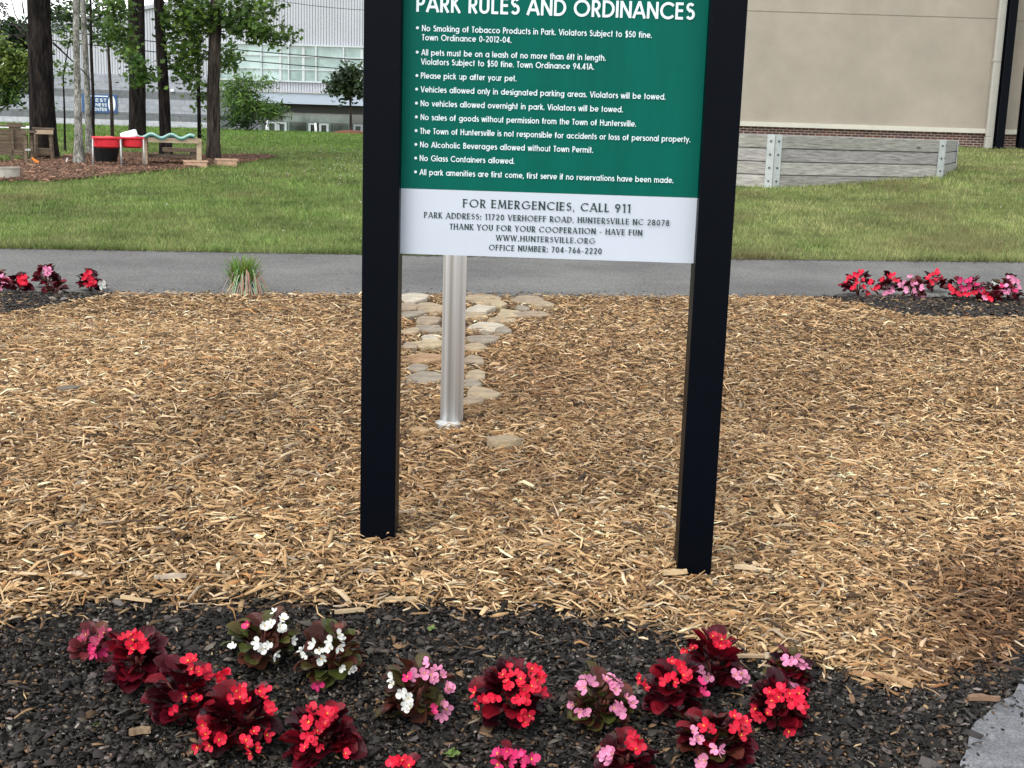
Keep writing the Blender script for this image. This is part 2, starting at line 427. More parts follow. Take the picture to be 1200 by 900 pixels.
# flat stones of an old step: pixel centre and size, colour, label (built further down)
cream, tan, yel, gry, org_, pnk = (.48, .42, .32), (.37, .285, .18), (.43, .34, .205), (.28, .235, .175), (.34, .21, .11), (.32, .245, .165)
SG = 'flat stones of the old step behind the sign'
ST = [(484, 351, 36, 10, cream, 'palest flagstone by the path edge next to the left sign post'), (503, 362, 42, 9, tan, 'wide tan flagstone just left of the steel pole top row'),
      (565, 353, 40, 9, tan, 'broad tan flagstone right of the pole at the path edge'), (616, 353.5, 36, 7, pnk, 'long flat flagstone at the path edge farthest right'),
      (585, 360, 20, 6, yel, 'small yellow flagstone in the second row'), (562, 366, 30, 7, cream, 'pale flagstone touching the right of the pole'),
      (597, 369.5, 30, 8, yel, 'light yellow flagstone with a rounded right end'), (479, 363, 20, 8, pnk, 'pinkish flagstone half behind the left sign post'),
      (612, 365, 15, 4, gry, 'tiny grey flagstone at the right of the second row'), (556, 373, 30, 6, tan, 'thin tan flagstone in the third row by the pole'),
      (568, 386, 44, 9, cream, 'largest pale flagstone right of the pole'), (502, 380, 32, 7, pnk, 'dull pink flagstone left of the pole in the third row'),
      (504, 388, 34, 6, gry, 'grey brown flagstone left of the pole, half sunk'), (507, 399, 26, 7, cream, 'small cream flagstone left of the pole'),
      (503, 408.5, 36, 8, yel, 'pale yellow flagstone left of the pole above the orange one'), (566, 401, 40, 8, gry, 'dark edged grey flagstone right of the pole'),
      (494, 424, 42, 11, org_, 'orange brown flagstone left of the pole'), (497, 447, 44, 11, gry, 'rough grey flagstone left of the pole below the orange one'),
      (558, 445, 24, 10, tan, 'small upright tan stone right of the pole'), (563, 465, 38, 12, tan, 'large tan flagstone at the lower right of the pole'),
      (620, 372, 40, 6, pnk, 'brown flagstone mostly under mulch on the right'), (552, 476, 26, 7, pnk, 'lowest small flagstone by the pole'),
      (482, 372, 22, 7, gry, 'greyish flagstone half behind the left post in the fourth row'), (481, 392, 20, 7, tan, 'tan flagstone half behind the left post in the sixth row'),
      (588, 378, 30, 6, tan, 'thin tan flagstone above the right end of the largest pale one'), (590, 392, 22, 6, gry, 'small grey flagstone at the right end of the largest pale one'),
      (556, 411, 28, 7, tan, 'tan flagstone right of the pole below the dark edged grey one'), (480, 410, 18, 7, pnk, 'dull pink flagstone half behind the left post near the orange one'),
      (490, 436, 32, 7, gry, 'narrow grey flagstone between the orange and the rough grey ones'), (556, 428, 26, 8, pnk, 'brownish flagstone right of the pole above the upright one'),
      (637, 361, 22, 5, tan, 'outermost tan flagstone on the right, almost covered by chips'), (553, 455, 22, 7, gry, 'grey flagstone wedged between the upright and the large tan stones')]

# ------------------------------------------------------------------ loose chips (nobody could count them)
def chips(name, xy, L, W, T, tilt, lift, cols, m):
    n = len(xy)
    z0 = tz(xy[:, 0], xy[:, 1])
    yaw = rng.uniform(0, 2 * np.pi, n)
    pt = rng.normal(0, tilt, n); rl = rng.normal(0, tilt * 1.2, n)
    tw = rng.uniform(.10, .95, (n, 2))                       # pointed or blunt ends
    bend = rng.normal(0, .075, n); bow = rng.normal(.04, .07, n)
    q = np.zeros((n, 12, 3))
    mid = rng.uniform(-.3, .3, n)
    for k in range(12):
        sec, cor = divmod(k, 4)
        sx = (-1.0, None, 1.0)[sec]
        X_ = mid if sx is None else np.full(n, sx)
        wk = tw[:, 0] if sec == 0 else (1.0 if sec == 1 else tw[:, 1])
        sy = (-1, 1, 1, -1)[cor]; sz = (0, 0, 1, 1)[cor]
        q[:, k, 0] = X_ * L / 2
        q[:, k, 1] = sy * W / 2 * wk * (.7 if sz else 1.0) + (bend * L if sec == 1 else 0)
        q[:, k, 2] = (sz - .5) * T * (1.0 if sec == 1 else .7) + (bow * L if sec == 1 else 0)
    cp, sp = np.cos(pt), np.sin(pt)
    x, y, z = q[..., 0].copy(), q[..., 1].copy(), q[..., 2].copy()
    cr, sr = np.cos(rl)[:, None], np.sin(rl)[:, None]
    y, z = y * cr - z * sr, y * sr + z * cr
    x, z = x * cp[:, None] + z * sp[:, None], -x * sp[:, None] + z * cp[:, None]
    cy, sy = np.cos(yaw)[:, None], np.sin(yaw)[:, None]
    x, y = x * cy - y * sy, x * sy + y * cy
    V = np.stack([x + xy[:, 0, None], y + xy[:, 1, None], z + (z0 + lift)[:, None]], -1).reshape(-1, 3)
    f = np.array([(2, 3, 7, 6), (6, 7, 11, 10), (0, 4, 7, 3), (4, 8, 11, 7), (5, 1, 2, 6), (9, 5, 6, 10), (0, 3, 2, 1), (8, 9, 10, 11)])
    F = (np.arange(n)[:, None, None] * 12 + f[None]).reshape(-1, 4)
    C = np.clip(np.repeat(cols, 12, 0) * np.repeat(rng.uniform(.82, 1.18, (n * 3, 1)), 4, 0), 0, .85)
    return tag(np_mesh(name, V, F, C, m), kind='stuff')
def scatter(n, y0, y1, pw=0.0, k=.47, xoff=.6):
    y = y0 + (y1 - y0) * rng.random(n) ** (1 + pw)
    hw = k * y + xoff
    return np.stack([rng.uniform(-1, 1, n) * hw, y], 1)
def lowfreq(xy, s, seed):
    r = np.random.default_rng(seed); o = np.zeros(len(xy))
    for k in range(6):
        a = r.uniform(0, 2 * np.pi); f = s * r.uniform(.6, 1.8)
        o += np.sin(f * (xy[:, 0] * np.cos(a) + xy[:, 1] * np.sin(a)) + r.uniform(0, 6.28))
    return o / 6 ** .5
PAL = np.array([(.31, .195, .095), (.42, .28, .145), (.23, .135, .064), (.53, .375, .21), (.13, .078, .040), (.64, .50, .33), (.065, .042, .026), (.36, .185, .075), (.32, .26, .19)])
PW = np.array([.18, .22, .15, .15, .10, .07, .06, .03, .04])
def mulch():
    parts = []
    for (y0, y1, n) in ((2.6, 4.0, 80000), (4.0, 5.4, 80000), (5.4, 7.2, 66000), (7.2, 9.4, 48000)):
        parts.append(scatter(n, y0, y1))
    xy = np.concatenate(parts)
    e = edge_y(np.clip(xy[:, 0], EX[0], EX[-1]))
    d = xy[:, 1] - e
    keep = (d > rng.normal(-.005, .035, len(xy))) & (xy[:, 1] < path_near(xy[:, 0]) + rng.normal(-.02, .03, len(xy)))
    keep &= (~bed_mask(xy[:, 0], xy[:, 1])) | (rng.random(len(xy)) < .05)
    u, v = proj(np.stack([xy[:, 0], xy[:, 1], tz(xy[:, 0], xy[:, 1])], -1))
    for (su, sv, sw, sh) in [q_[:4] for q_ in ST]:
        ins = ((u - su) / (sw * .62)) ** 2 + ((v - sv) / (sh * .75)) ** 2 < 1
        keep &= ~(ins & (rng.random(len(xy)) < .78))
    keep &= ~((np.abs(u - 525) < 15) & (v > 497) & (v < 509))
    xy = xy[keep]; n = len(xy); d = d[keep]; u = u[keep]; v = v[keep]
    fine = rng.random(n) < .42
    L = np.clip(rng.lognormal(-3.38, .60, n), .008, .13)
    W = np.clip(rng.lognormal(-5.22, .52, n), .0018, .020)
    L = np.where(fine, L * .75, L); W = np.where(fine, W * .42, W)
    T = rng.uniform(.0015, .006, n)
    lay = rng.random(n)
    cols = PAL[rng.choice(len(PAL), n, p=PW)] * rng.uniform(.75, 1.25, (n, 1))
    # lower chips painted darker for the shady gaps between them; wet brown towards the right corner and here and there
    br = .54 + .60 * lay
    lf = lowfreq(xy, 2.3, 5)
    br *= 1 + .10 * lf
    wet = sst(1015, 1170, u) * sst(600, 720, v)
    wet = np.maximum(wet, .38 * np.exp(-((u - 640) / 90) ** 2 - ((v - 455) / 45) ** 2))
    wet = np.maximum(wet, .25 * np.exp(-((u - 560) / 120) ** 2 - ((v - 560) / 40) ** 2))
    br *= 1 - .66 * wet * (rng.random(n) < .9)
    br[(rng.random(n) < .012)] *= 1.45
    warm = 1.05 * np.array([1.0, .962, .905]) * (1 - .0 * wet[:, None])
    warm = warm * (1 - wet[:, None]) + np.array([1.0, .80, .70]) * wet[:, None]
    # chips heaped against the two sign posts
    heap = np.zeros(n)
    for hu, hv in ((443, 628), (818, 668)):
        h = G(hu, hv); heap += np.exp(-(((xy[:, 0] - h.x) / .10) ** 2 + ((xy[:, 1] - h.y) / .07) ** 2))
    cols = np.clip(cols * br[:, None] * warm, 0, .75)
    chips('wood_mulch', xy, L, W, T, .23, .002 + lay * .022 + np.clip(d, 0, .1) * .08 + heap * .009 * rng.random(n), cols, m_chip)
mulch()
def dark_mulch():
    a = scatter(92000, 2.15, 3.75, .0, .45, .35)
    e = edge_y(np.clip(a[:, 0], EX[0], EX[-1]))
    a = a[(a[:, 1] < e + rng.normal(.0, .05, len(a))) & (a[:, 1] > pave_y(np.clip(a[:, 0], -30, KX[-1])) + np.where(rng.random(len(a)) < .25, rng.normal(-.03, .06, len(a)), rng.normal(.005, .02, len(a))))]
    b = scatter(60000, 7.4, 9.6)
    b = b[bed_mask(b[:, 0], b[:, 1]) & (b[:, 1] < path_near(b[:, 0]) + rng.normal(0, .03, len(b)))]
    for xy, k in ((a, 1.0), (b, 1.5)):
        n = len(xy)
        L = np.clip(rng.lognormal(-4.48, .52, n), .004, .05) * k
        W = L * rng.uniform(.25, .7, n)
        g = np.clip(rng.lognormal(-3.78, .80, n), .004, .16)
        lt = rng.random(n)
        g = np.where(lt < .035, rng.uniform(.10, .28, n), g)
        L = np.where(lt < .035, L * .75, L)
        cols = g[:, None] * np.array([1.10, .94, .79]) * rng.uniform(.93, 1.07, (n, 3))
        brown = rng.random(n) < .07
        cols[brown] = np.array([.16, .095, .05]) * rng.uniform(.5, 1.5, (brown.sum(), 1))
        chips('dark_mulch', xy, L, W, rng.uniform(.001, .005, n), .30, .002 + rng.random(n) * .014 + (.012 if k > 1 else 0), cols, m_dchip)
    m_ = 2600; px_ = rng.uniform(-6, 6, m_); far_ = rng.random(m_) < .6
    py_ = np.where(far_, path_far(px_) - np.abs(rng.normal(0, .05, m_)), path_near(px_) + np.abs(rng.normal(0, .16, m_)))
    g = rng.uniform(.02, .10, m_)
    chips('path_debris', np.stack([px_, py_], 1), rng.uniform(.008, .04, m_), rng.uniform(.004, .012, m_), np.full(m_, .003), .1, np.full(m_, .004), g[:, None] * np.array([1.1, .9, .6]), m_chip)
    # stray pale splinters on the dark bed, thicker towards the mulch edge
    c = scatter(2600, 2.3, 3.5, -.4, .45, .3)
    e = edge_y(np.clip(c[:, 0], EX[0], EX[-1])); d = e - c[:, 1]
    c = c[(d > 0) & (rng.random(len(c)) < .04 + .9 * np.exp(-d / .05)) & (c[:, 1] > pave_y(np.clip(c[:, 0], -30, KX[-1])) + .02)]
    n = len(c)
    cols = PAL[rng.choice(len(PAL), n, p=PW)] * rng.uniform(.6, 1.2, (n, 1))
    chips('wood_splinters', c, np.clip(rng.lognormal(-3.35, .5, n), .015, .12), np.clip(rng.lognormal(-5.4, .4, n), .0018, .01), rng.uniform(.002, .005, n), .12, .017, cols, m_chip)
dark_mulch()

# grass blades and clover flowers
def grass():
    parts = []
    for y0, y1, n, h, wd in ((11.3, 14.5, 90000, .036, .007), (14.5, 19, 90000, .042, .009), (19, 27, 80000, .055, .013), (27, 40, 60000, .06, .02), (40, 58, 50000, .06, .03)):
        xy = np.concatenate([scatter(n, y0, y1, 0, .45, 1.0), scatter(n // 2, y0, y1, 0, .95, 1.0)])
        n = len(xy)
        keep = (xy[:, 1] > path_far(xy[:, 0]) + rng.normal(.03, .03, n)) & ~in_straw(xy[:, 0], xy[:, 1])
        xy = xy[keep]
        k = len(xy)
        patch = lowfreq(xy, .9, 3)
        H = h * rng.lognormal(-.1, .3, k) * (1 + .15 * lowfreq(xy, 4, 9))
        parts.append((xy, H, np.full(k, wd) * rng.uniform(.6, 1.3, k), patch))
    xe = rng.uniform(-6, 6, 16000); xye = np.stack([xe, path_far(xe) + np.abs(rng.normal(0, .05, 16000)) - .02], 1)
    xye = xye[lowfreq(xye, 6, 77) + rng.normal(0, .5, 16000) > -.3]; k = len(xye)
    parts.append((xye, .06 * rng.lognormal(-.1, .4, k), np.full(k, .007), lowfreq(xye, .9, 3)))
    # taller tufts here and there
    tc_ = scatter(260, 11.7, 30, 0, .45, .5); tc_ = tc_[~in_straw(tc_[:, 0], tc_[:, 1])]
    xyt = np.repeat(tc_, 45, 0) + rng.normal(0, .10, (len(tc_) * 45, 2)); k = len(xyt)
    xyt[:, 1] = np.maximum(xyt[:, 1], path_far(xyt[:, 0]) + .02)
    parts.append((xyt, .064 * rng.lognormal(-.1, .3, k), np.full(k, .010), np.full(k, -1.2)))
    xy = np.concatenate([p[0] for p in parts]); H = np.concatenate([p[1] for p in parts]); W = np.concatenate([p[2] for p in parts]); pt = np.concatenate([p[3] for p in parts])
    n = len(xy)
    yaw = rng.uniform(0, 2 * np.pi, n); lean = rng.normal(0, .45, (n, 2)) * H[:, None]
    z = tz(xy[:, 0], xy[:, 1])
    dx, dy = np.cos(yaw) * W / 2, np.sin(yaw) * W / 2
    V = np.zeros((n, 3, 3))
    V[:, 0] = np.stack([xy[:, 0] - dx, xy[:, 1] - dy, z - .004], 1)
    V[:, 1] = np.stack([xy[:, 0] + dx, xy[:, 1] + dy, z - .004], 1)
    V[:, 2] = np.stack([xy[:, 0] + lean[:, 0], xy[:, 1] + lean[:, 1], z + np.maximum(H, .01)], 1)
    base = np.array([.150, .240, .055])
    dry = np.array([.37, .35, .155])
    lush = np.array([.135, .265, .040])
    right = sst(1.0, 5.0, xy[:, 0] * 20 / xy[:, 1])
    far = sst(29, 36, xy[:, 1]) * (1 - right)
    pt2 = lowfreq(xy, 5.0, 17)
    t = np.clip(.12 + .15 * pt + .14 * pt2 + .40 * right + rng.normal(0, .27, n), 0, 1)[:, None]
    C = base * (1 - t) + dry * t
    C = C * (1 - far[:, None] * .8) + lush * far[:, None] * .8
    C *= .92 * rng.uniform(.45, 1.5, (n, 1)) * (1 + .16 * lowfreq(xy, 2.4, 23) + .16 * lowfreq(xy, 9, 29))[:, None]
    brown = (lowfreq(xy, 1.6, 41) + rng.normal(0, .35, n) > 1.15 - .45 * right)[:, None]
    C = np.where(brown, C * .35 + np.array([.17, .135, .065]) * .65, C)
    tag(np_mesh('grass', V.reshape(-1, 3), np.arange(n * 3).reshape(-1, 3), np.repeat(C, 3, 0), m_blade), kind='stuff')
    # clover heads: on the lawn left of the sign and along the path edge
    cl = scatter(5000, 11.6, 34, 0, .45, .5)
    u, v = proj(np.stack([cl[:, 0], cl[:, 1], tz(cl[:, 0], cl[:, 1])], -1))
    pr = .75 * np.exp(-((u - 400) / 60) ** 2) * (v < 215) + .10 * np.exp(-((u - 415) / 30) ** 2) + .03 * (v > 270) * (u < 460) + .006
    cl = cl[(rng.random(len(cl)) < pr) & ~in_straw(cl[:, 0], cl[:, 1])]
    n = len(cl); r = rng.uniform(.005, .012, n); z = tz(cl[:, 0], cl[:, 1]) + rng.uniform(.045, .075, n)
    o8 = np.array([(1, 0, 0), (0, 1, 0), (-1, 0, 0), (0, -1, 0), (0, 0, 1), (0, 0, -1)])
    V = np.stack([cl[:, 0], cl[:, 1], z], 1)[:, None] + o8[None] * r[:, None, None]
    f = np.array([(0, 1, 4), (1, 2, 4), (2, 3, 4), (3, 0, 4), (1, 0, 5), (2, 1, 5), (3, 2, 5), (0, 3, 5)])
    F = (np.arange(n)[:, None, None] * 6 + f[None]).reshape(-1, 3)
    tag(np_mesh('clover_flowers', V.reshape(-1, 3), F, None, m_petal['white']), kind='stuff')
grass()
def straw_bits():
    y = rng.uniform(15, 36, 70000); x = rng.uniform(sng[0].x, sng[-1].x, 70000)
    k = in_straw(x, y + rng.normal(0, .15, 70000))
    xy = np.stack([x[k], y[k]], 1); n = len(xy)
    cols = np.array([.17, .095, .06]) * rng.lognormal(-.15, .5, (n, 1))
    chips('straw_litter', xy, rng.uniform(.04, .16, n), rng.uniform(.008, .03, n), np.full(n, .01), .25, .02 + rng.random(n) * .025, np.clip(cols, 0, .5), m_chip)
straw_bits()

# ------------------------------------------------------------------ buildings
def quad_prism(mb, x0, x1, y0, y1, z0, z1, col=None):
    mb.box(((x0 + x1) / 2, (y0 + y1) / 2, (z0 + z1) / 2), (abs(x1 - x0), abs(y1 - y0), abs(z1 - z0)), None, col)
# --- sports hall far to the left
def sports_hall():
    Yh = 100.0
    def X(u, v=100): return P(u, v, Yh).x
    def Z(v): return P(330, v, Yh).z          # heights read at u = 330
    g = -1.4
    root = thing('sports_hall', 'large white and grey sports hall with ribbed metal walls beyond the lawn', 'building', (0, Yh, 0))
    xl, xm, xr = X(62), X(257), X(560)
    # ribbed metal wall with a low gable; grooves between the sheets are real gaps
    back = MB(); ribs = MB()
    zt = lambda x: Z(13) + (x - X(190)) * .21 if x < X(470) else Z(13) + (X(470) - X(190)) * .21
    def ribrow(x0, x1, zlo, zhi, y=-.05):
        k = x0
        while k < x1:
            a, b = k, min(k + .17, x1)
            za = zhi(a) if callable(zhi) else zhi
            zb = zhi(b) if callable(zhi) else zhi
            ribs.add([(a, y, zlo), (b, y, zlo), (b, y + .05, zlo), (a, y + .05, zlo), (a, y, za), (b, y, zb), (b, y + .05, zb), (a, y + .05, za)],
                     [(3, 2, 1, 0), (4, 5, 6, 7), (0, 1, 5, 4), (1, 2, 6, 5), (2, 3, 7, 6), (3, 0, 4, 7)])
            k += .21
    ribrow(xl, xm, Z(95), zt); ribrow(xm, xr, Z(52), zt)
    ribrow(xm, xr, Z(108), Z(95.5), -.12)
    ribs.build('metal_siding', m_rib, root)
    for (a, b, zl) in ((xl, xm, g), (xm, xr, g)):
        back.add([(a, .003, zl), (b, .003, zl), (b, 20, zl), (a, 20, zl), (a, .003, zt(a)), (b, .003, zt(b)), (b, 20, zt(b)), (a, 20, zt(a))],
                 [(3, 2, 1, 0), (4, 5, 6, 7), (0, 1, 5, 4), (1, 2, 6, 5), (2, 3, 7, 6), (3, 0, 4, 7)])
    back.build('wall', m_ribback, root)
    rf = MB()
    a, b = xl - .3, X(470)
    rf.add([(a, -.25, zt(a) + .02), (b, -.25, zt(b) + .02), (b, 20, zt(b) + .02), (a, 20, zt(a) + .02), (a, -.25, zt(a) + .28), (b, -.25, zt(b) + .28), (b, 20, zt(b) + .28), (a, 20, zt(a) + .28)],
           [(3, 2, 1, 0), (4, 5, 6, 7), (0, 1, 5, 4), (1, 2, 6, 5), (2, 3, 7, 6), (3, 0, 4, 7)])
    rf.build('roof', m_roofm, root)
    # banded block base and the low wing at the left
    zs = [Z(96), Z(111), Z(121), Z(138.5), Z(148), g]
    zs = [Z(v + (330 - 160) * .031) - 0 for v in (88, 106.5, 115.5, 132, 141, 175)]
    for (k, m) in enumerate((m_blockl, m_blockd, m_blockl, m_blockd, m_blockw)):
        b = MB(); quad_prism(b, X(-90), xm - .1, -.35, -.06, zs[k + 1], zs[k]); b.build('block_band', m, root)
    b = MB(); quad_prism(b, X(-90), xl - .02, -.05, 12, g, zs[0]); b.build('low_wing', m_blockl, root)
    # window band
    f = MB(); zlo, zhi = Z(95.5), Z(52)
    us = [258, 274, 307, 339, 371, 403, 435, 467, 499, 531, 560]
    for u in us: quad_prism(f, X(u) - .055, X(u) + .055, -.30, -.02, zlo + .08, zhi - .08)
    for v in (65.5, 81): quad_prism(f, xm, xr, -.24, -.01, Z(v) - .035, Z(v) + .035)
    quad_prism(f, xm, xr, -.32, 0, zlo - .02, zlo + .08); quad_prism(f, xm, xr, -.32, 0, zhi - .08, zhi + .02)
    for u in (329, 356, 424): quad_prism(f, X(u) - .10, X(u) + .10, -.20, -.012, zlo + .1, zhi - .1)
    wb = MB(); quad_prism(wb, xm, xr, -.10, -.004, zlo, zhi)
    win = f.build('window', m_mull, root)
    wb.build('glass', m_glass, win)
    # canopy fascia, dark soffit wall, entrance
    fa = MB(); quad_prism(fa, X(300), xr, -2.2, -.13, Z(121.5), Z(109)); fa.build('fascia', m_fascia, root)
    tr = MB(); quad_prism(tr, X(300), xr, -2.3, -.13, Z(109) + .003, Z(107.8)); tr.build('coping', m_metal, root)
    sf = MB(); quad_prism(sf, X(300), xr, -1.2, -.05, Z(131.5), Z(121.5) - .003); sf.build('soffit', m_soffit, root)
    ent = MB(); quad_prism(ent, X(308), xr, -.6, -.05, g, Z(131.5) - .003); e = ent.build('entrance', m_glassd, root)
    gp = MB()
    for a, b in ((341, 361), (363, 387), (389, 411)): quad_prism(gp, X(a), X(b), -.66, -.61, Z(141), Z(132.5))
    quad_prism(gp, X(334), X(339.5), -.66, -.61, g, Z(132))
    gp.build('transom_glass', m_glassm, e)
    fr = MB()
    for u in (340, 362, 388, 411): quad_prism(fr, X(u) - .07, X(u) + .07, -.72, -.60, g, Z(132))
    quad_prism(fr, X(340), X(411), -.74, -.60, Z(142.2), Z(141))
    fr.build('frame', m_glassm, e)
    for a, b in ((315, 326.5), (327, 338), (363.5, 373), (376, 387), (416, 427)):
        d = MB(); zt_ = Z(143)
        quad_prism(d, X(a), X(a) + .16, -.84, -.76, g, zt_ - .13); quad_prism(d, X(b) - .16, X(b), -.84, -.76, g, zt_ - .13)
        quad_prism(d, X(a), X(b), -.84, -.76, zt_ - .13, zt_)
        d.build('door_frame', m_mull if a < 400 else m_blockl, e)
    # blue banner on the block wall; only the ends of its three lines show past the trunks
    bn = MB(); zb0, zb1 = P(115, 132, Yh - .45).z, P(115, 110.5, Yh - .45).z
    quad_prism(bn, P(96, 120, Yh - .45).x, P(137, 120, Yh - .45).x, -.45, -.38, zb0, zb1)
    ban = bn.build('banner', m_blue, root)
    t = MB()
    h = (zb1 - zb0)
    for k, s in enumerate(('EST', 'NESS', 'ENTER')):
        zc = zb0 + h * (.60 - .25 * k)
        xr_ = P(125, 120, Yh - .45).x
        text_line(t, s, (P(112 - 2 * (k > 1), 120, Yh - .45).x, -.465, zc), (xr_, -.465, zc), h * .17, SANS, .20)
    quad_prism(t, P(105, 120, Yh).x, P(129, 120, Yh).x, -.468, -.452, zb0 + h * .87, zb0 + h * .93)
    t.build('lettering', m_lett, ban)
    pic = MB()
    cx, cz = P(131, 120, Yh - .45).x, (zb0 + zb1) / 2
    pic.add([(cx + .28 * math.cos(a) - .0, -.46, cz + .62 * math.sin(a)) for a in np.linspace(0, 2 * math.pi, 18)[:-1]], [tuple(range(17))])
    pic.build('picture', m_whitep, ban)
    lamp = MB(); quad_prism(lamp, X(202), X(205.5), -.55, -.36, P(203, 107.5, Yh).z, P(203, 104.5, Yh).z); lamp.build('wall_lamp', m_whitep, root)

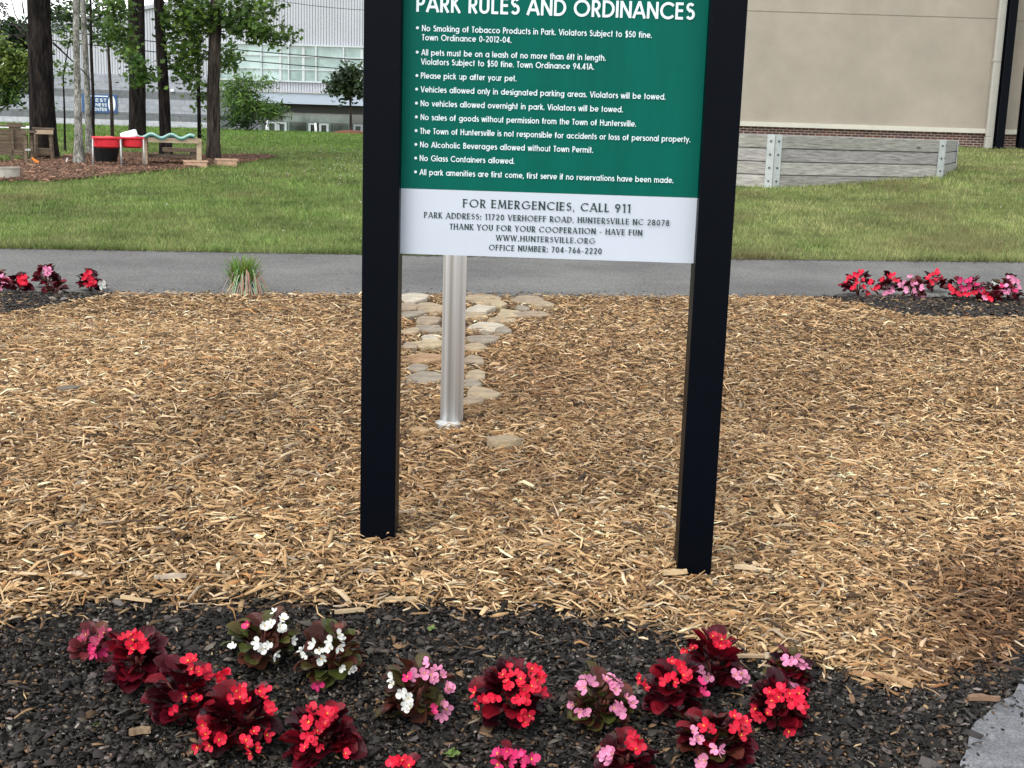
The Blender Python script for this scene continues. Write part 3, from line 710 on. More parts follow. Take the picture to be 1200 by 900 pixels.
# ------------------------------------------------------------------ stroke lettering
def arc(cx, cy, rx, ry, a0, a1, n=9):
    return [(cx + rx * math.cos(R(a0 + (a1 - a0) * k / n)), cy + ry * math.sin(R(a0 + (a1 - a0) * k / n))) for k in range(n + 1)]
o_ = .075
def bowl(c=.36): return arc(c, .36, .285, .285, 0, 360, 16)
SC = lambda s=1.0: [(x * s, y * s) for x, y in arc(.28, .735, .18, .19, 30, 270, 9) + arc(.28, .31, .21, .235, 90, -150, 10)]
SANS = {
 'A': (.74, [[(.02, 0), (.37, 1)], [(.37, 1), (.72, 0)], [(.15, .31), (.59, .31)]]),
 'B': (.56, [[(o_, 0), (o_, 1)], [(o_, .925), (.27, .925)] + arc(.27, .745, .18, .18, 90, -90)[1:] + [(o_, .565)], [(o_, .54), (.30, .54)] + arc(.30, .307, .21, .232, 90, -90)[1:] + [(o_, .075)]]),
 'C': (.84, [arc(.5, .5, .43, .43, 42, 318, 16)]),
 'D': (.72, [[(o_, 0), (o_, 1)], [(o_, .925), (.27, .925)] + arc(.27, .5, .40, .425, 90, -90, 12)[1:] + [(o_, .075)]]),
 'E': (.52, [[(o_, 0), (o_, 1)], [(o_, .925), (.48, .925)], [(o_, .52), (.46, .52)], [(o_, .075), (.48, .075)]]),
 'F': (.50, [[(o_, 0), (o_, 1)], [(o_, .925), (.46, .925)], [(o_, .52), (.44, .52)]]),
 'G': (.95, [arc(.5, .5, .43, .43, 45, 357, 16), [(.93, .49), (.55, .49)]]),
 'H': (.68, [[(o_, 0), (o_, 1)], [(.60, 0), (.60, 1)], [(o_, .54), (.60, .54)]]),
 'I': (.15, [[(o_, 0), (o_, 1)]]),
 'K': (.58, [[(o_, 0), (o_, 1)], [(o_, .40), (.50, 1)], [(.20, .56), (.55, 0)]]),
 'L': (.45, [[(o_, 0), (o_, 1)], [(o_, .075), (.43, .075)]]),
 'M': (.90, [[(.06, 0), (.16, 1)], [(.16, 1), (.45, .08)], [(.45, .08), (.74, 1)], [(.74, 1), (.84, 0)]]),
 'N': (.70, [[(o_, 0), (o_, 1)], [(.625, 0), (.625, 1)], [(o_, .97), (.625, .03)]]),
 'O': (1.0, [arc(.5, .5, .43, .43, 0, 360, 22)]),
 'P': (.53, [[(o_, 0), (o_, 1)], [(o_, .925), (.26, .925)] + arc(.26, .69, .20, .235, 90, -90)[1:] + [(o_, .455)]]),
 'R': (.56, [[(o_, 0), (o_, 1)], [(o_, .925), (.26, .925)] + arc(.26, .69, .20, .235, 90, -90)[1:] + [(o_, .455)], [(.24, .46), (.50, 0)]]),
 'S': (.53, [SC()]),
 'T': (.46, [[(0, .925), (.46, .925)], [(.23, 0), (.23, .925)]]),
 'U': (.64, [[(o_, 1), (o_, .32)] + arc(.31, .31, .235, .235, 180, 360, 10) + [(.545, 1)]]),
 'V': (.68, [[(.02, 1), (.34, 0)], [(.34, 0), (.66, 1)]]),
 'W': (.98, [[(.02, 1), (.26, 0)], [(.26, 0), (.49, 1)], [(.49, 1), (.72, 0)], [(.72, 0), (.96, 1)]]),
 'Y': (.60, [[(.02, 1), (.30, .46)], [(.58, 1), (.30, .46)], [(.30, .46), (.30, 0)]]),
 'a': (.72, [bowl(), [(.645, 0), (.645, .72)]]),
 'b': (.72, [bowl(), [(.075, 0), (.075, 1)]]),
 'c': (.62, [arc(.36, .36, .285, .285, 45, 315, 12)]),
 'd': (.72, [bowl(), [(.645, 0), (.645, 1)]]),
 'e': (.68, [arc(.36, .36, .285, .285, 0, 318, 14), [(.075, .345), (.645, .345)]]),
 'f': (.36, [[(.14, 0), (.14, .80)] + arc(.28, .80, .14, .13, 180, 80, 5), [(.01, .66), (.31, .66)]]),
 'g': (.72, [bowl(), [(.645, .72), (.645, -.02)] + arc(.37, -.02, .275, .20, 0, -150, 8)[1:]]),
 'h': (.60, [[(.075, 0), (.075, 1)], [(.075, .36)] + arc(.30, .42, .225, .235, 180, 0, 9) + [(.525, 0)]]),
 'i': (.15, [[(.075, 0), (.075, .72)], [(.075, .85), (.075, 1.0)]]),
 'j': (.15, [[(.075, .72), (.075, -.14), (-.04, -.24)], [(.075, .85), (.075, 1.0)]]),
 'k': (.50, [[(.075, 0), (.075, 1)], [(.075, .30), (.43, .72)], [(.19, .44), (.47, 0)]]),
 'l': (.15, [[(.075, 0), (.075, 1)]]),
 'm': (.96, [[(.075, 0), (.075, .72)], [(.075, .38)] + arc(.28, .44, .20, .215, 180, 0, 9) + [(.48, 0)], [(.48, .38)] + arc(.68, .44, .20, .215, 180, 0, 9) + [(.88, 0)]]),
 'n': (.60, [[(.075, 0), (.075, .72)], [(.075, .36)] + arc(.30, .42, .225, .235, 180, 0, 9) + [(.525, 0)]]),
 'o': (.72, [bowl()]),
 'p': (.72, [bowl(), [(.075, -.28), (.075, .72)]]),
 'r': (.36, [[(.075, 0), (.075, .72)], [(.075, .38)] + arc(.29, .42, .215, .23, 180, 70, 6)]),
 's': (.42, [[(x * .80 + .01, y * .72) for x, y in SC()]]),
 't': (.32, [[(.15, 0), (.15, .96)], [(.01, .66), (.30, .66)]]),
 'u': (.60, [[(.075, .72), (.075, .30)] + arc(.30, .30, .225, .235, 180, 360, 9) + [(.525, .72)], [(.525, 0), (.525, .72)]]),
 'v': (.54, [[(.03, .72), (.27, 0)], [(.27, 0), (.51, .72)]]),
 'w': (.80, [[(.02, .72), (.21, 0)], [(.21, 0), (.40, .72)], [(.40, .72), (.59, 0)], [(.59, 0), (.78, .72)]]),
 'y': (.54, [[(.03, .72), (.27, .04)], [(.14, -.28), (.51, .72)]]),
 '0': (.60, [arc(.30, .5, .225, .425, 0, 360, 18)]),
 '1': (.34, [[(.24, 0), (.24, 1)], [(.04, .86), (.24, .94)]]),
 '2': (.58, [arc(.29, .70, .21, .225, 165, -20, 8) + [(.08, .075)], [(.06, .075), (.53, .075)]]),
 '4': (.62, [[(.44, 0), (.44, 1)], [(.42, .98), (.06, .26)], [(.03, .26), (.58, .26)]]),
 '5': (.58, [[(.50, .925), (.18, .925)], [(.19, .93), (.12, .56)], arc(.28, .33, .22, .255, 135, -150, 12)]),
 '6': (.60, [arc(.30, .31, .225, .235, 0, 360, 14), [(.11, .42), (.38, 1)]]),
 '7': (.54, [[(.02, .925), (.50, .925)], [(.48, .92), (.16, 0)]]),
 '8': (.58, [arc(.29, .74, .175, .185, 0, 360, 14), arc(.29, .30, .22, .235, 0, 360, 14)]),
 '9': (.60, [arc(.30, .69, .225, .235, 0, 360, 14), [(.49, .58), (.22, 0)]]),
 '$': (.53, [SC(), [(.27, -.12), (.27, 1.12)]]),
 '.': (.17, [[(.085, 0), (.085, .17)]]),
 ',': (.17, [[(.10, .15), (.04, -.14)]]),
 ':': (.17, [[(.085, 0), (.085, .17)], [(.085, .48), (.085, .65)]]),
 '-': (.40, [[(.04, .36), (.36, .36)]]),
}
def ribbon(mb, pts, wfun, org, ex, ez, n_, z):
    """one pen stroke as a strip of quads with mitred joins"""
    L, Rr = [], []
    closed = len(pts) > 3 and math.hypot(pts[0][0] - pts[-1][0], pts[0][1] - pts[-1][1]) < 1e-5
    for i, p in enumerate(pts):
        a = pts[i - 1] if i > 0 else (pts[-2] if closed else None)
        b = pts[i + 1] if i < len(pts) - 1 else (pts[1] if closed else None)
        d1 = (p[0] - a[0], p[1] - a[1]) if a else None
        d2 = (b[0] - p[0], b[1] - p[1]) if b else None
        d1 = d1 or d2; d2 = d2 or d1
        l1, l2 = math.hypot(*d1) or 1, math.hypot(*d2) or 1
        t = (d1[0] / l1 + d2[0] / l2, d1[1] / l1 + d2[1] / l2)
        lt = math.hypot(*t) or 1
        t = (t[0] / lt, t[1] / lt)
        cosh = max(.5, t[0] * d2[0] / l2 + t[1] * d2[1] / l2)
        w_ = wfun(t) / 2 / cosh
        L.append((p[0] - t[1] * w_, p[1] + t[0] * w_)); Rr.append((p[0] + t[1] * w_, p[1] - t[0] * w_))
    vs = [org + ex * q[0] + ez * q[1] + n_ * z for q in L] + [org + ex * q[0] + ez * q[1] + n_ * z for q in Rr]
    k = len(pts)
    mb.add(vs, [(i, k + i, k + i + 1, i + 1) for i in range(k - 1)])
def text_line(mb, s, a, b, cap, font, weight, serif=False, gap=.115, space=.48):
    if serif: gap, space = .21, .46
    a, b = Vector(a), Vector(b)
    adv = 0
    for ch in s: adv += space if ch == ' ' else font[ch][0] + gap
    adv -= gap
    ex = (b - a) / adv
    ez = Vector((0, 0, cap))
    hx = ex.length / cap                       # horizontal squeeze, so that stems keep their weight
    nn = Vector((0, -1, 0))
    def wf(t):
        if not serif: return weight * math.hypot(t[1] / max(hx, .2), t[0])
        up = abs(t[1])
        thick = weight if not (t[0] * t[1] > .08) else weight * .5
        return weight * .58 * (1 - up) + thick * up / max(hx, .2)
    x = 0; lay = 0
    for ch in s:
        if ch == ' ': x += space; continue
        w_, strokes = font[ch]
        wd_ = (lambda t: weight * .82 * math.hypot(t[1] / max(hx, .2), t[0])) if (serif and ch.isdigit()) else wf
        for st in strokes:
            ribbon(mb, [(x + p[0], p[1]) for p in st], wd_, a, ex, ez, nn, lay * .00002)
            lay += 1
            if serif and ch.isalpha() or (serif and ch == '1'):
                for e, f in ((st[0], st[1]), (st[-1], st[-2])):
                    dy = abs(f[1] - e[1]); dxx = abs(f[0] - e[0])
                    if (e[1] < .02 or e[1] > .98) and dy > dxx * .6:
                        yy = .025 if e[1] < .5 else .975
                        ribbon(mb, [(x + e[0] - .13, yy), (x + e[0] + .13, yy)], lambda t: .065, a, ex, ez, nn, lay * .00002); lay += 1
                    elif dxx > dy and ch in 'EFLTZ' and len(st) == 2:
                        if e[0] > .3 or (ch == 'T'):
                            yy = e[1]; s_ = -.09 if yy > .6 else .09
                            ribbon(mb, [(x + e[0], yy - s_ * .2), (x + e[0], yy + s_ * 1.3)], lambda t: .06, a, ex, ez, nn, lay * .00002); lay += 1
        x += w_ + gap

# ------------------------------------------------------------------ the park sign
def park_sign():
    Ys = 3.62
    yaw = R(-1.2)
    base = P(630, 450, Ys); base.z = 0
    nrm = Vector((math.sin(yaw), -math.cos(yaw), 0)); ex = Vector((math.cos(yaw), math.sin(yaw), 0))
    root = thing('park_sign', 'green and white park rules sign between two black posts', 'sign', (base.x, base.y, 0.18), None, yaw)
    org = Vector((base.x, base.y, 0.18))
    def loc(u, v, off=0.0):                    # where the sight line meets the plane of the sign, in the sign's own axes
        d = ray(u, v); o = org + nrm * off
        t = (o - CAM).dot(nrm) / d.dot(nrm)
        q = CAM + d * t - org
        return Vector((q.dot(ex), -q.dot(nrm), q.z))
    fp = .045                                  # posts stand proud of the panels
    ztop = loc(650, 0).z + .16
    lo, li = loc(424, 300, fp).x, loc(464.5, 480, fp).x
    ri, ro = loc(813.5, 330, fp).x, loc(856, 320, fp).x
    for (a, b) in ((lo, li), (ri, ro)):
        c, wd = (a + b) / 2, (b - a)
        p = MB(); p.box((c, -fp + wd / 2, (ztop + .02 - .45) / 2), (wd, wd, ztop + .02 + .45))
        po = p.build('post', m_black, root, bevel=.003)
        cp = MB(); cp.box((c, -fp + wd / 2, ztop + .0285), (wd + .012, wd + .012, .012)); cp.build('cap', m_black, po, bevel=.002)
    x0, x1 = li - .006, ri + .006
    zb, zm = loc(640, 302.8).z, loc(640, 226.0).z
    g = MB(); quad_prism(g, x0, x1, 0, .012, zm, ztop - .02); gp = g.build('rules_panel', m_green, root)
    wv = MB(); quad_prism(wv, x0, x1, -.0005, .0118, zb, zm - .0008); wp = wv.build('notice_panel', m_white, root)
    for z in (zb + .05, ztop - .12):
        br = MB(); quad_prism(br, x0, x1, .0125, .04, z, z + .03); br.build('back_rail', m_black, root)
    def put(mb, s, a, b, capx, serif=False, wt=.17, space=.48):
        A, B = loc(*a), loc(*b)
        z = (A.z + B.z) / 2; tilt = .001 * 0
        A.z = z; B.z = z
        A.y = B.y = -.0015
        text_line(mb, s, A, B, capx / 417.0, SANS, wt, serif, space=space)
        return A
    t = MB(); put(t, 'PARK RULES AND ORDINANCES', (488, 13.0), (813, 24.2), 18.5, wt=.160, space=.40); t.build('title_lettering', m_lett, gp)
    t = MB()
    dots = MB()
    def bullet(u, v):
        c = loc(u, v)
        r = .0040
        t.add([(c.x + r * math.cos(q), -.0015, c.z + r * math.sin(q)) for q in np.linspace(0, 2 * math.pi, 13)[:-1]], [tuple(range(12))])
    rules = [('No Smoking of Tobacco Products in Park. Violators Subject to $50 fine.', (494.6, 35.8), (763.5, 45.3), 489.3),
             ('Town Ordinance 0-2012-04.', (494.6, 47.0), (599.3, 50.6), None),
             ('All pets must be on a leash of no more than 6ft in length.', (494.0, 64.3), (709.6, 71.9), 489.0),
             ('Violators Subject to $50 fine. Town Ordinance 94.41A.', (493.6, 75.3), (696.1, 82.2), None),
             ('Please pick up after your pet.', (493.3, 91.7), (605.2, 95.6), 488.6),
             ('Vehicles allowed only in designated parking areas. Violators will be towed.', (493.2, 107.6), (779.6, 117.4), 488.3),
             ('No vehicles allowed overnight in park. Violators will be towed.', (493.0, 124.0), (729.7, 132.2), 488.1),
             ('No sales of goods without permission from the Town of Huntersville.', (493.0, 140.2), (745.1, 148.9), 488.0),
             ('The Town of Huntersville is not responsible for accidents or loss of personal property.', (492.3, 156.3), (808.6, 167.2), 487.7),
             ('No Alcoholic Beverages allowed without Town Permit.', (492.3, 172.4), (694.9, 179.4), 487.4),
             ('No Glass Containers allowed.', (491.9, 188.4), (602.8, 192.2), 487.2),
             ('All park amenities are first come, first serve if no reservations have been made.', (491.9, 204.6), (788.8, 214.9), 487.0)]
    for s, a, b, bu in rules:
        put(t, s, a, b, 6.8, wt=.142)
        if bu: bullet(bu, a[1] - 3.2)
    t.build('rules_lettering', m_lett, gp)
    t = MB()
    for s, a, b, c in (('FOR EMERGENCIES, CALL 911', (542.6, 242.8), (738.4, 249.4), 9.8),
                       ('PARK ADDRESS: 11720 VERHOEFF ROAD, HUNTERSVILLE NC 28078', (497.1, 255.0), (784.0, 264.8), 6.9),
                       ('THANK YOU FOR YOUR COOPERATION - HAVE FUN', (527.2, 268.6), (752.2, 276.2), 6.9),
                       ('WWW.HUNTERSVILLE.ORG', (581.4, 281.8), (697.2, 285.8), 6.7),
                       ('OFFICE NUMBER: 704-766-2220', (573.0, 293.2), (704.8, 297.7), 6.9)):
        put(t, s, a, b, c, serif=True, wt=.185)
    t.build('notice_lettering', m_ink, wp)
    return root
sports_hall()
park_sign()

# --- steel pole behind the sign
q = G(529, 499)
pole = thing('steel_pole', 'brushed steel pole standing in the mulch behind the green sign', 'pole', q)
mb = MB()
rr = 13.5 / 1500 * q.y * 1.02
mb.lathe([(rr, -.3), (rr, 1.12), (rr * .96, 1.14)], 40); o = mb.build('tube', m_steel, pole, smooth=False)
for p in o.data.polygons: p.use_smooth = len(p.vertices) == 4
mb = MB(); mb.lathe([(rr * .97, 1.14), (rr * .97, 1.150), (rr * .5, 1.162)], 40); mb.build('cap', m_metal, pole)
q2 = G(526, 503)
mb = MB(); mb.lathe([(.050, -.08), (.055, .012), (.046, .019)], 9, (-.014, -.04, .008), 1.0, .8); f = mb.build('footing', m_conc, pole); f['label'] = 'broken white concrete collar at the foot of the pole'

# --- tan building on the right
def tan_building():
    Yb = 38.0
    def X(u, v): return P(u, v, Yb).x
    x0, x1, x2 = X(640, 150), X(1162, 160), X(1420, 165)
    gz = .6
    zb = P(1000, 146.0, Yb).z; zt = zb + 7.0
    bt = P(1000, 151.4, Yb).z
    root = thing('tan_building', 'tan stucco building with brick base and cream trim behind the timber wall', 'building', (0, Yb, 0))
    wl = MB()
    quad_prism(wl, x0, x1 - .12, 0, 14, zb + .002, zt); quad_prism(wl, x1 - .119, x2, .5, 14, zb + .002, zt); wl.build('wall', m_stucco, root)
    sm = MB()
    zs = P(1000, 16.5, Yb).z
    b = MB(); quad_prism(b, x0, x1 - .12, .06, 14, gz - .8, bt - .002); quad_prism(b, x1 - .119, x2, .56, 14, gz - .8, bt - .002); b.build('brick_base', m_brick, root)
    t = MB(); quad_prism(t, x0, x1 - .13, -.07, .3, bt, zb); quad_prism(t, x1 - .11, x2, .43, .8, bt, zb); t.build('trim_band', m_trim, root)
    quad_prism(sm, x0, x1 - .13, -.004, .01, zs - .011, zs + .011); sm.build('joint', m_joint, root)
    sm = MB(); quad_prism(sm, x1 - .11, x2, .496, .51, zs - .011, zs + .011); sm.build('joint', m_joint, root)
    r = MB(); quad_prism(r, x0 - .3, x2 + .3, -.4, 14.3, zt + .002, zt + .4); r.build('parapet', m_trim, root)
    # downspout
    xd = P(1162.5, 150, Yb - .15).x
    d = MB(); quad_prism(d, xd - .155, xd + .155, -.22, -.075, bt - .10, zt)
    dn = d.build('downspout', m_spout, root, bevel=.02)
    k = MB(); quad_prism(k, xd - .175, xd + .175, -.26, -.07, gz - .3, bt - .103); k.build('elbow', m_spout, dn, bevel=.02)
    for zz in (zb + 1.9, zb + 5.0):
        k = MB(); quad_prism(k, xd - .18, xd + .18, -.235, -.07, zz, zz + .06); k.build('strap', m_spout, dn)
    return root, x1, x2, gz, zt
tb, tx1, tx2, tgz, tzt = tan_building()
for (u, lab) in ((1172, 'slim black steel column beside the cream downspout of the tan building'), (1199, 'black steel column at the far right edge of the tan building')):
    c = P(u, 165, 37.35)
    zt_ = tzt - .1
    t = thing('steel_column', lab, 'column', (c.x, c.y, tzf(c.x, c.y)), 'black columns along the tan building')
    h = zt_ - tzf(c.x, c.y)
    mb = MB(); mb.box((0, 0, h / 2 - .1), (.22, .035, h + .2)); mb.box((0, .12, h / 2 - .1), (.05, .205, h + .198)); mb.box((0, .24, h / 2 - .1), (.22, .035, h + .2))
    mb.build('shaft', m_black, t)
    mb = MB(); mb.box((0, .12, .02), (.34, .40, .03)); mb.build('base_plate', m_black, t)

# --- octagonal timber pit in front of it
def pit():
    c0 = P(905, 212, 19.5)
    top = P(905, 158.3, 19.5).z
    al = R(23); Ls = 3.19
    dirs = [al + R(45) * k for k in range(-1, 7)]
    pts = []
    p = Vector((c0.x, c0.y)) - Vector((math.cos(dirs[0]), math.sin(dirs[0]))) * Ls
    for a in dirs:
        pts.append(p.copy()); p = p + Vector((math.cos(a), math.sin(a))) * Ls
    cen = sum(pts, Vector((0, 0))) / 8
    root = thing('timber_pit', 'octagonal pit wall of grey weathered planks with pale corner brackets', 'game pit', (cen.x, cen.y, 0))
    pitch = .197
    for i in range(8):
        a, b = pts[i] - cen, pts[(i + 1) % 8] - cen
        d = (b - a).normalized(); nn = Vector((d.y, -d.x))
        sd_ = MB()
        mid = (a + b) / 2 + nn * -.02
        ang = math.atan2(d.y, d.x)
        rot = Matrix.Rotation(ang, 3, 'Z')
        for k in range(5):
            z1 = top - pitch * k - .007; z0 = top - pitch * (k + 1) + .009
            jit = rnd.uniform(-.006, .006)
            cc = mid + nn * jit
            tn = rnd.uniform(.78, 1.18); sd_.box((cc.x, cc.y, (z0 + z1) / 2), (Ls - .03, .045, z1 - z0), rot, (tn, tn * rnd.uniform(.96, 1.0), tn * rnd.uniform(.90, 1.0)))
        bk_ = mid - nn * .034; sd_.box((bk_.x, bk_.y, top - pitch * 2.5 - .02), (Ls - .06, .012, pitch * 5 - .05), rot)
        m = sd_.build('plank_side', m_timber, root, bevel=.004, color=True)
    for i in range(8):
        c = pts[i] - cen
        d1 = (pts[i] - pts[i - 1]).normalized(); d2 = (pts[(i + 1) % 8] - pts[i]).normalized()
        br = MB(); bo = []
        for d, s in ((d1, -1), (d2, 1)):
            nn = Vector((d.y, -d.x))
            mid = c + d * (.055 * s) + nn * .016
            rot = Matrix.Rotation(math.atan2(d.y, d.x), 3, 'Z')
            zlo = tzf(c.x + cen.x, c.y + cen.y) - .1
            tp = top + (.012 if i < 3 else -.006)
            br.box((mid.x, mid.y, (tp + zlo) / 2), (.115, .012, tp - zlo), rot)
            for k in range(4):
                q = mid + nn * .010
                o1 = MB(); o1.box((q.x, q.y, top - pitch * (k + .45)), (.026, .012, .026), rot); bo.append(o1)
        bk = br.build('corner_bracket', m_galv, root)
        for o1 in bo: o1.build('bolt', m_bolt, bk)
pit()

# ------------------------------------------------------------------ trees
def trunk_mb(pts, rad, n=14, rough=.06, flare=0.0):
    mb = MB()
    P_, Q_ = [], []
    for i in range(len(pts) - 1):
        for k in range(6):
            t = k / 6; P_.append(Vector(pts[i]).lerp(Vector(pts[i + 1]), t)); Q_.append(rad[i] * (1 - t) + rad[i + 1] * t)
    P_.append(Vector(pts[-1])); Q_.append(rad[-1])
    vs = []
    ph = [rnd.uniform(0, 6.28) for _ in range(4)]
    for p, r in zip(P_, Q_):
        fl = 1 + flare * math.exp(-max(p.z, 0) / .25)
        for k in range(n):
            a = 2 * math.pi * k / n
            rr = r * (1 + (fl - 1) * (1 + .35 * math.sin(3 * a + ph[2]))) * (1 + rough * (math.sin(a * 5 + ph[0] + p.z * 1.3) * .6 + rnd.uniform(-.6, .6)))
            vs.append((p.x + rr * math.cos(a), p.y + rr * math.sin(a), p.z))
    fs = []
    for i in range(len(P_) - 1):
        for k in range(n):
            k2 = (k + 1) % n
            fs.append((i * n + k, i * n + k2, (i + 1) * n + k2, (i + 1) * n + k))
    mb.add(vs, fs)
    return mb
LEAFR = {'maple': [(0, 1.0), (22, .52), (45, .95), (75, .45), (110, .70), (150, .40), (180, .55), (210, .40), (250, .70), (285, .45), (315, .95), (338, .52)],
         'oval': [(0, 1.0), (50, .6), (90, .45), (130, .6), (180, 1.0), (230, .6), (270, .45), (310, .6)],
         'needle': [(0, 1.0), (40, .30), (90, .16), (140, .30), (180, 1.0), (220, .30), (270, .16), (320, .30)]}
def leaves(mb, c, rad, n, size, cols, shape='maple', flat=.5, shell=0.0):
    """leaf blades in an ellipsoid about c, gathered on twigs so the outline stays uneven"""
    nt_ = max(3, n // 14)
    tw = []
    for _ in range(nt_):
        while True:
            v = Vector((rnd.uniform(-1, 1), rnd.uniform(-1, 1), rnd.uniform(-1, 1)))
            if shell < v.length < 1: break
        tw.append((Vector((c[0] + v.x * rad[0], c[1] + v.y * rad[1], c[2] + v.z * rad[2])), rnd.choice(cols), rnd.uniform(.75, 1.25)))
    for _ in range(n):
        p, cl, br = rnd.choice(tw)
        q = p + Vector((rnd.gauss(0, 1), rnd.gauss(0, 1), rnd.gauss(0, .7))) * size * 1.7
        nn = Vector((rnd.gauss(0, flat), rnd.gauss(-.25, flat), rnd.uniform(.3, 1))).normalized()
        a = nn.cross(Vector((rnd.gauss(0, 1), rnd.gauss(0, 1), rnd.gauss(0, 1)))).normalized(); b = nn.cross(a)
        s = size * rnd.uniform(.6, 1.25); b_ = br * rnd.uniform(.8, 1.25)
        vs = [q + (a * math.cos(R(t)) + b * math.sin(R(t))) * (r * s) for t, r in LEAFR[shape]]
        mb.add(vs, [tuple(range(len(vs)))], tuple(k * b_ for k in cl))
GREEN = [(.088, .160, .026), (.062, .118, .021), (.13, .215, .036), (.040, .080, .017)]
DARKG = [(.022, .045, .016), (.030, .060, .020), (.018, .036, .014)]
YG = [(.16, .23, .038), (.12, .185, .035), (.065, .11, .022), (.20, .26, .055)]
BRIGHT = [(.10, .19, .03), (.075, .15, .028), (.05, .11, .022), (.13, .22, .04)]
def tree(name, label, cat, base, pts, m, w, crowns, group=None, n=14, rough=.06, flare=.35, branches=()):
    """pts: trunk line in (u, v) at the base's distance; w: widths in pixels there; crowns: (u, v, ru, rv, count, leaf, colours, shape, depth shift)"""
    b = G(*base)
    root = thing(name, label, cat, b, group)
    Y = b.y; sc = Y / FPX * 1.0
    L3 = [P(u, v, Y) - b for u, v in pts]
    L3[0] = Vector((0, 0, -.15)) + Vector((L3[0].x, 0, 0)) * 0
    tr = trunk_mb(L3, [x * sc / 2 for x in w], n, rough, flare).build('trunk', m, root, smooth=True)
    for i, bl in enumerate(branches):
        q = [P(u, v, Y + dy) - b for u, v, dy in bl[0]]
        bb = MB(); bb.tube(q, [bl[1] * sc / 2 * (1 - .75 * k / (len(q) - 1)) for k in range(len(q))], 6)
        bb.build('branch', m, root, smooth=True)
    mb = MB()
    for (u, v, ru, rv, cnt, lf, cols, shp, dy) in crowns:
        c = P(u, v, Y + dy) - b
        leaves(mb, c, (ru * sc, max(ru, rv) * sc * .8, rv * sc), int(cnt * 1.35), lf, cols, shp)
    if mb.v: mb.build('crown', m_leaf, root, color=True)
    return root
TG = 'trees standing in the straw bed'
top = -520
def high(u, dy=0): return (u, -420, 150, 160, 900, .16, DARKG, 'oval', dy)
tree('pine_tree', 'thickest dark pine trunk at the left behind the small wooden table', 'tree', (51, 187), [(51, 187), (48, 90), (46, 0), (44, top)], m_bark, [29, 27, 25, 20], [high(40)], TG, 18, .07, .25,
     [([(36, 58, 0), (18, 44, -.2), (2, 32, -.4)], 3), ([(36, 42, 0), (20, 41, .3), (8, 39, .4)], 2), ([(62, 50, 0), (78, 65, .2), (96, 82, .3), (112, 100, .3)], 2.2)])
tree('pine_tree', 'twin stemmed dark pine trunk behind the red trays', 'tree', (158, 170), [(158, 170), (158, 100), (156, 0), (154, top)], m_bark, [14, 13, 12, 9], [high(150, 2)], TG, 12, .06, .2)
r2 = tree('pine_tree', 'slimmer dark pine trunk close on the right of the twin stemmed pine', 'tree', (165, 169), [(165.5, 169), (165, 100), (164, 0), (162, top)], m_bark, [11, 11, 10, 8], [high(175, 2)], TG, 12, .06, .2)
tree('pine_tree', 'dark pine trunk behind the table with the teal wavy top', 'tree', (195, 187), [(196, 187), (192, 110), (186, 0), (180, top)], m_bark, [13.5, 12.5, 11, 8], [high(190)], TG, 14, .06, .25)
tree('pine_tree', 'brown barked pine trunk between the two shallow pink boxes', 'tree', (250, 189), [(250, 189), (250, 100), (254, 0), (258, top)], m_bark2, [15, 14, 13, 9], [high(270)], TG, 16, .07, .25)
def stem(u0, v0, pts, w, m, nm, lab, crowns, br=(), flare=.3, n=10, grp=TG): return tree(nm, lab, 'tree', (u0, v0), pts, m, w, crowns, grp, n, .05, flare, br)
stem(93, 194, [(93, 194), (91, 120), (89.5, 50), (89, 0), (88, -260)], [9.5, 8, 7.5, 7, 5], m_bark3, 'pale_tree', 'pale grey smooth trunk flaring at its foot left of the black tub', [(75, -150, 70, 60, 600, .09, GREEN, 'maple', 0)], flare=.7)
stem(105, 182, [(105, 182), (102, 100), (99, 40), (97, 0), (94, -260)], [8, 7, 6.5, 6, 4], m_bark3, 'pale_tree', 'pale grey smooth trunk rising behind the black tub', [(110, -160, 70, 60, 600, .09, GREEN, 'maple', 0)], flare=.2)
stem(76, 178, [(76, 178), (75.5, 130), (74, 90), (80, 55), (84, 35)], [2.6, 2.2, 1.8, 1.2, .7], m_bark, 'sapling', 'thin dark sapling with sparse leaves beside the thickest pine', [(74, 82, 12, 26, 90, .055, GREEN, 'maple', 0), (80, 48, 14, 14, 60, .055, GREEN, 'maple', 0), (70, 130, 5, 4, 6, .05, GREEN, 'maple', 0)])
stem(109, 168, [(110.5, 168), (109, 110), (107, 60), (106, 0), (104, -160)], [4, 3.6, 3.2, 2.6, 1], m_bark, 'sapling', 'thin dark sapling right of the pale grey trunks', [(75, 22, 20, 20, 300, .065, GREEN[:2] + DARKG, 'maple', 0), (116, 30, 14, 30, 330, .065, DARKG + GREEN[:2], 'maple', .5), (95, 8, 26, 12, 190, .065, GREEN, 'maple', .5)])
stem(132, 176, [(132, 176), (131, 130), (127, 60), (127, 0), (126, -160)], [4.2, 4, 3.2, 2.6, 1], m_bark2, 'sapling', 'crooked grey sapling between the blue banner and the twin stemmed pine', [(134, 28, 18, 30, 420, .07, GREEN, 'maple', -.6), (148, 45, 12, 18, 140, .07, GREEN, 'maple', -.8), (140, 5, 22, 10, 160, .07, GREEN, 'maple', -.4)])
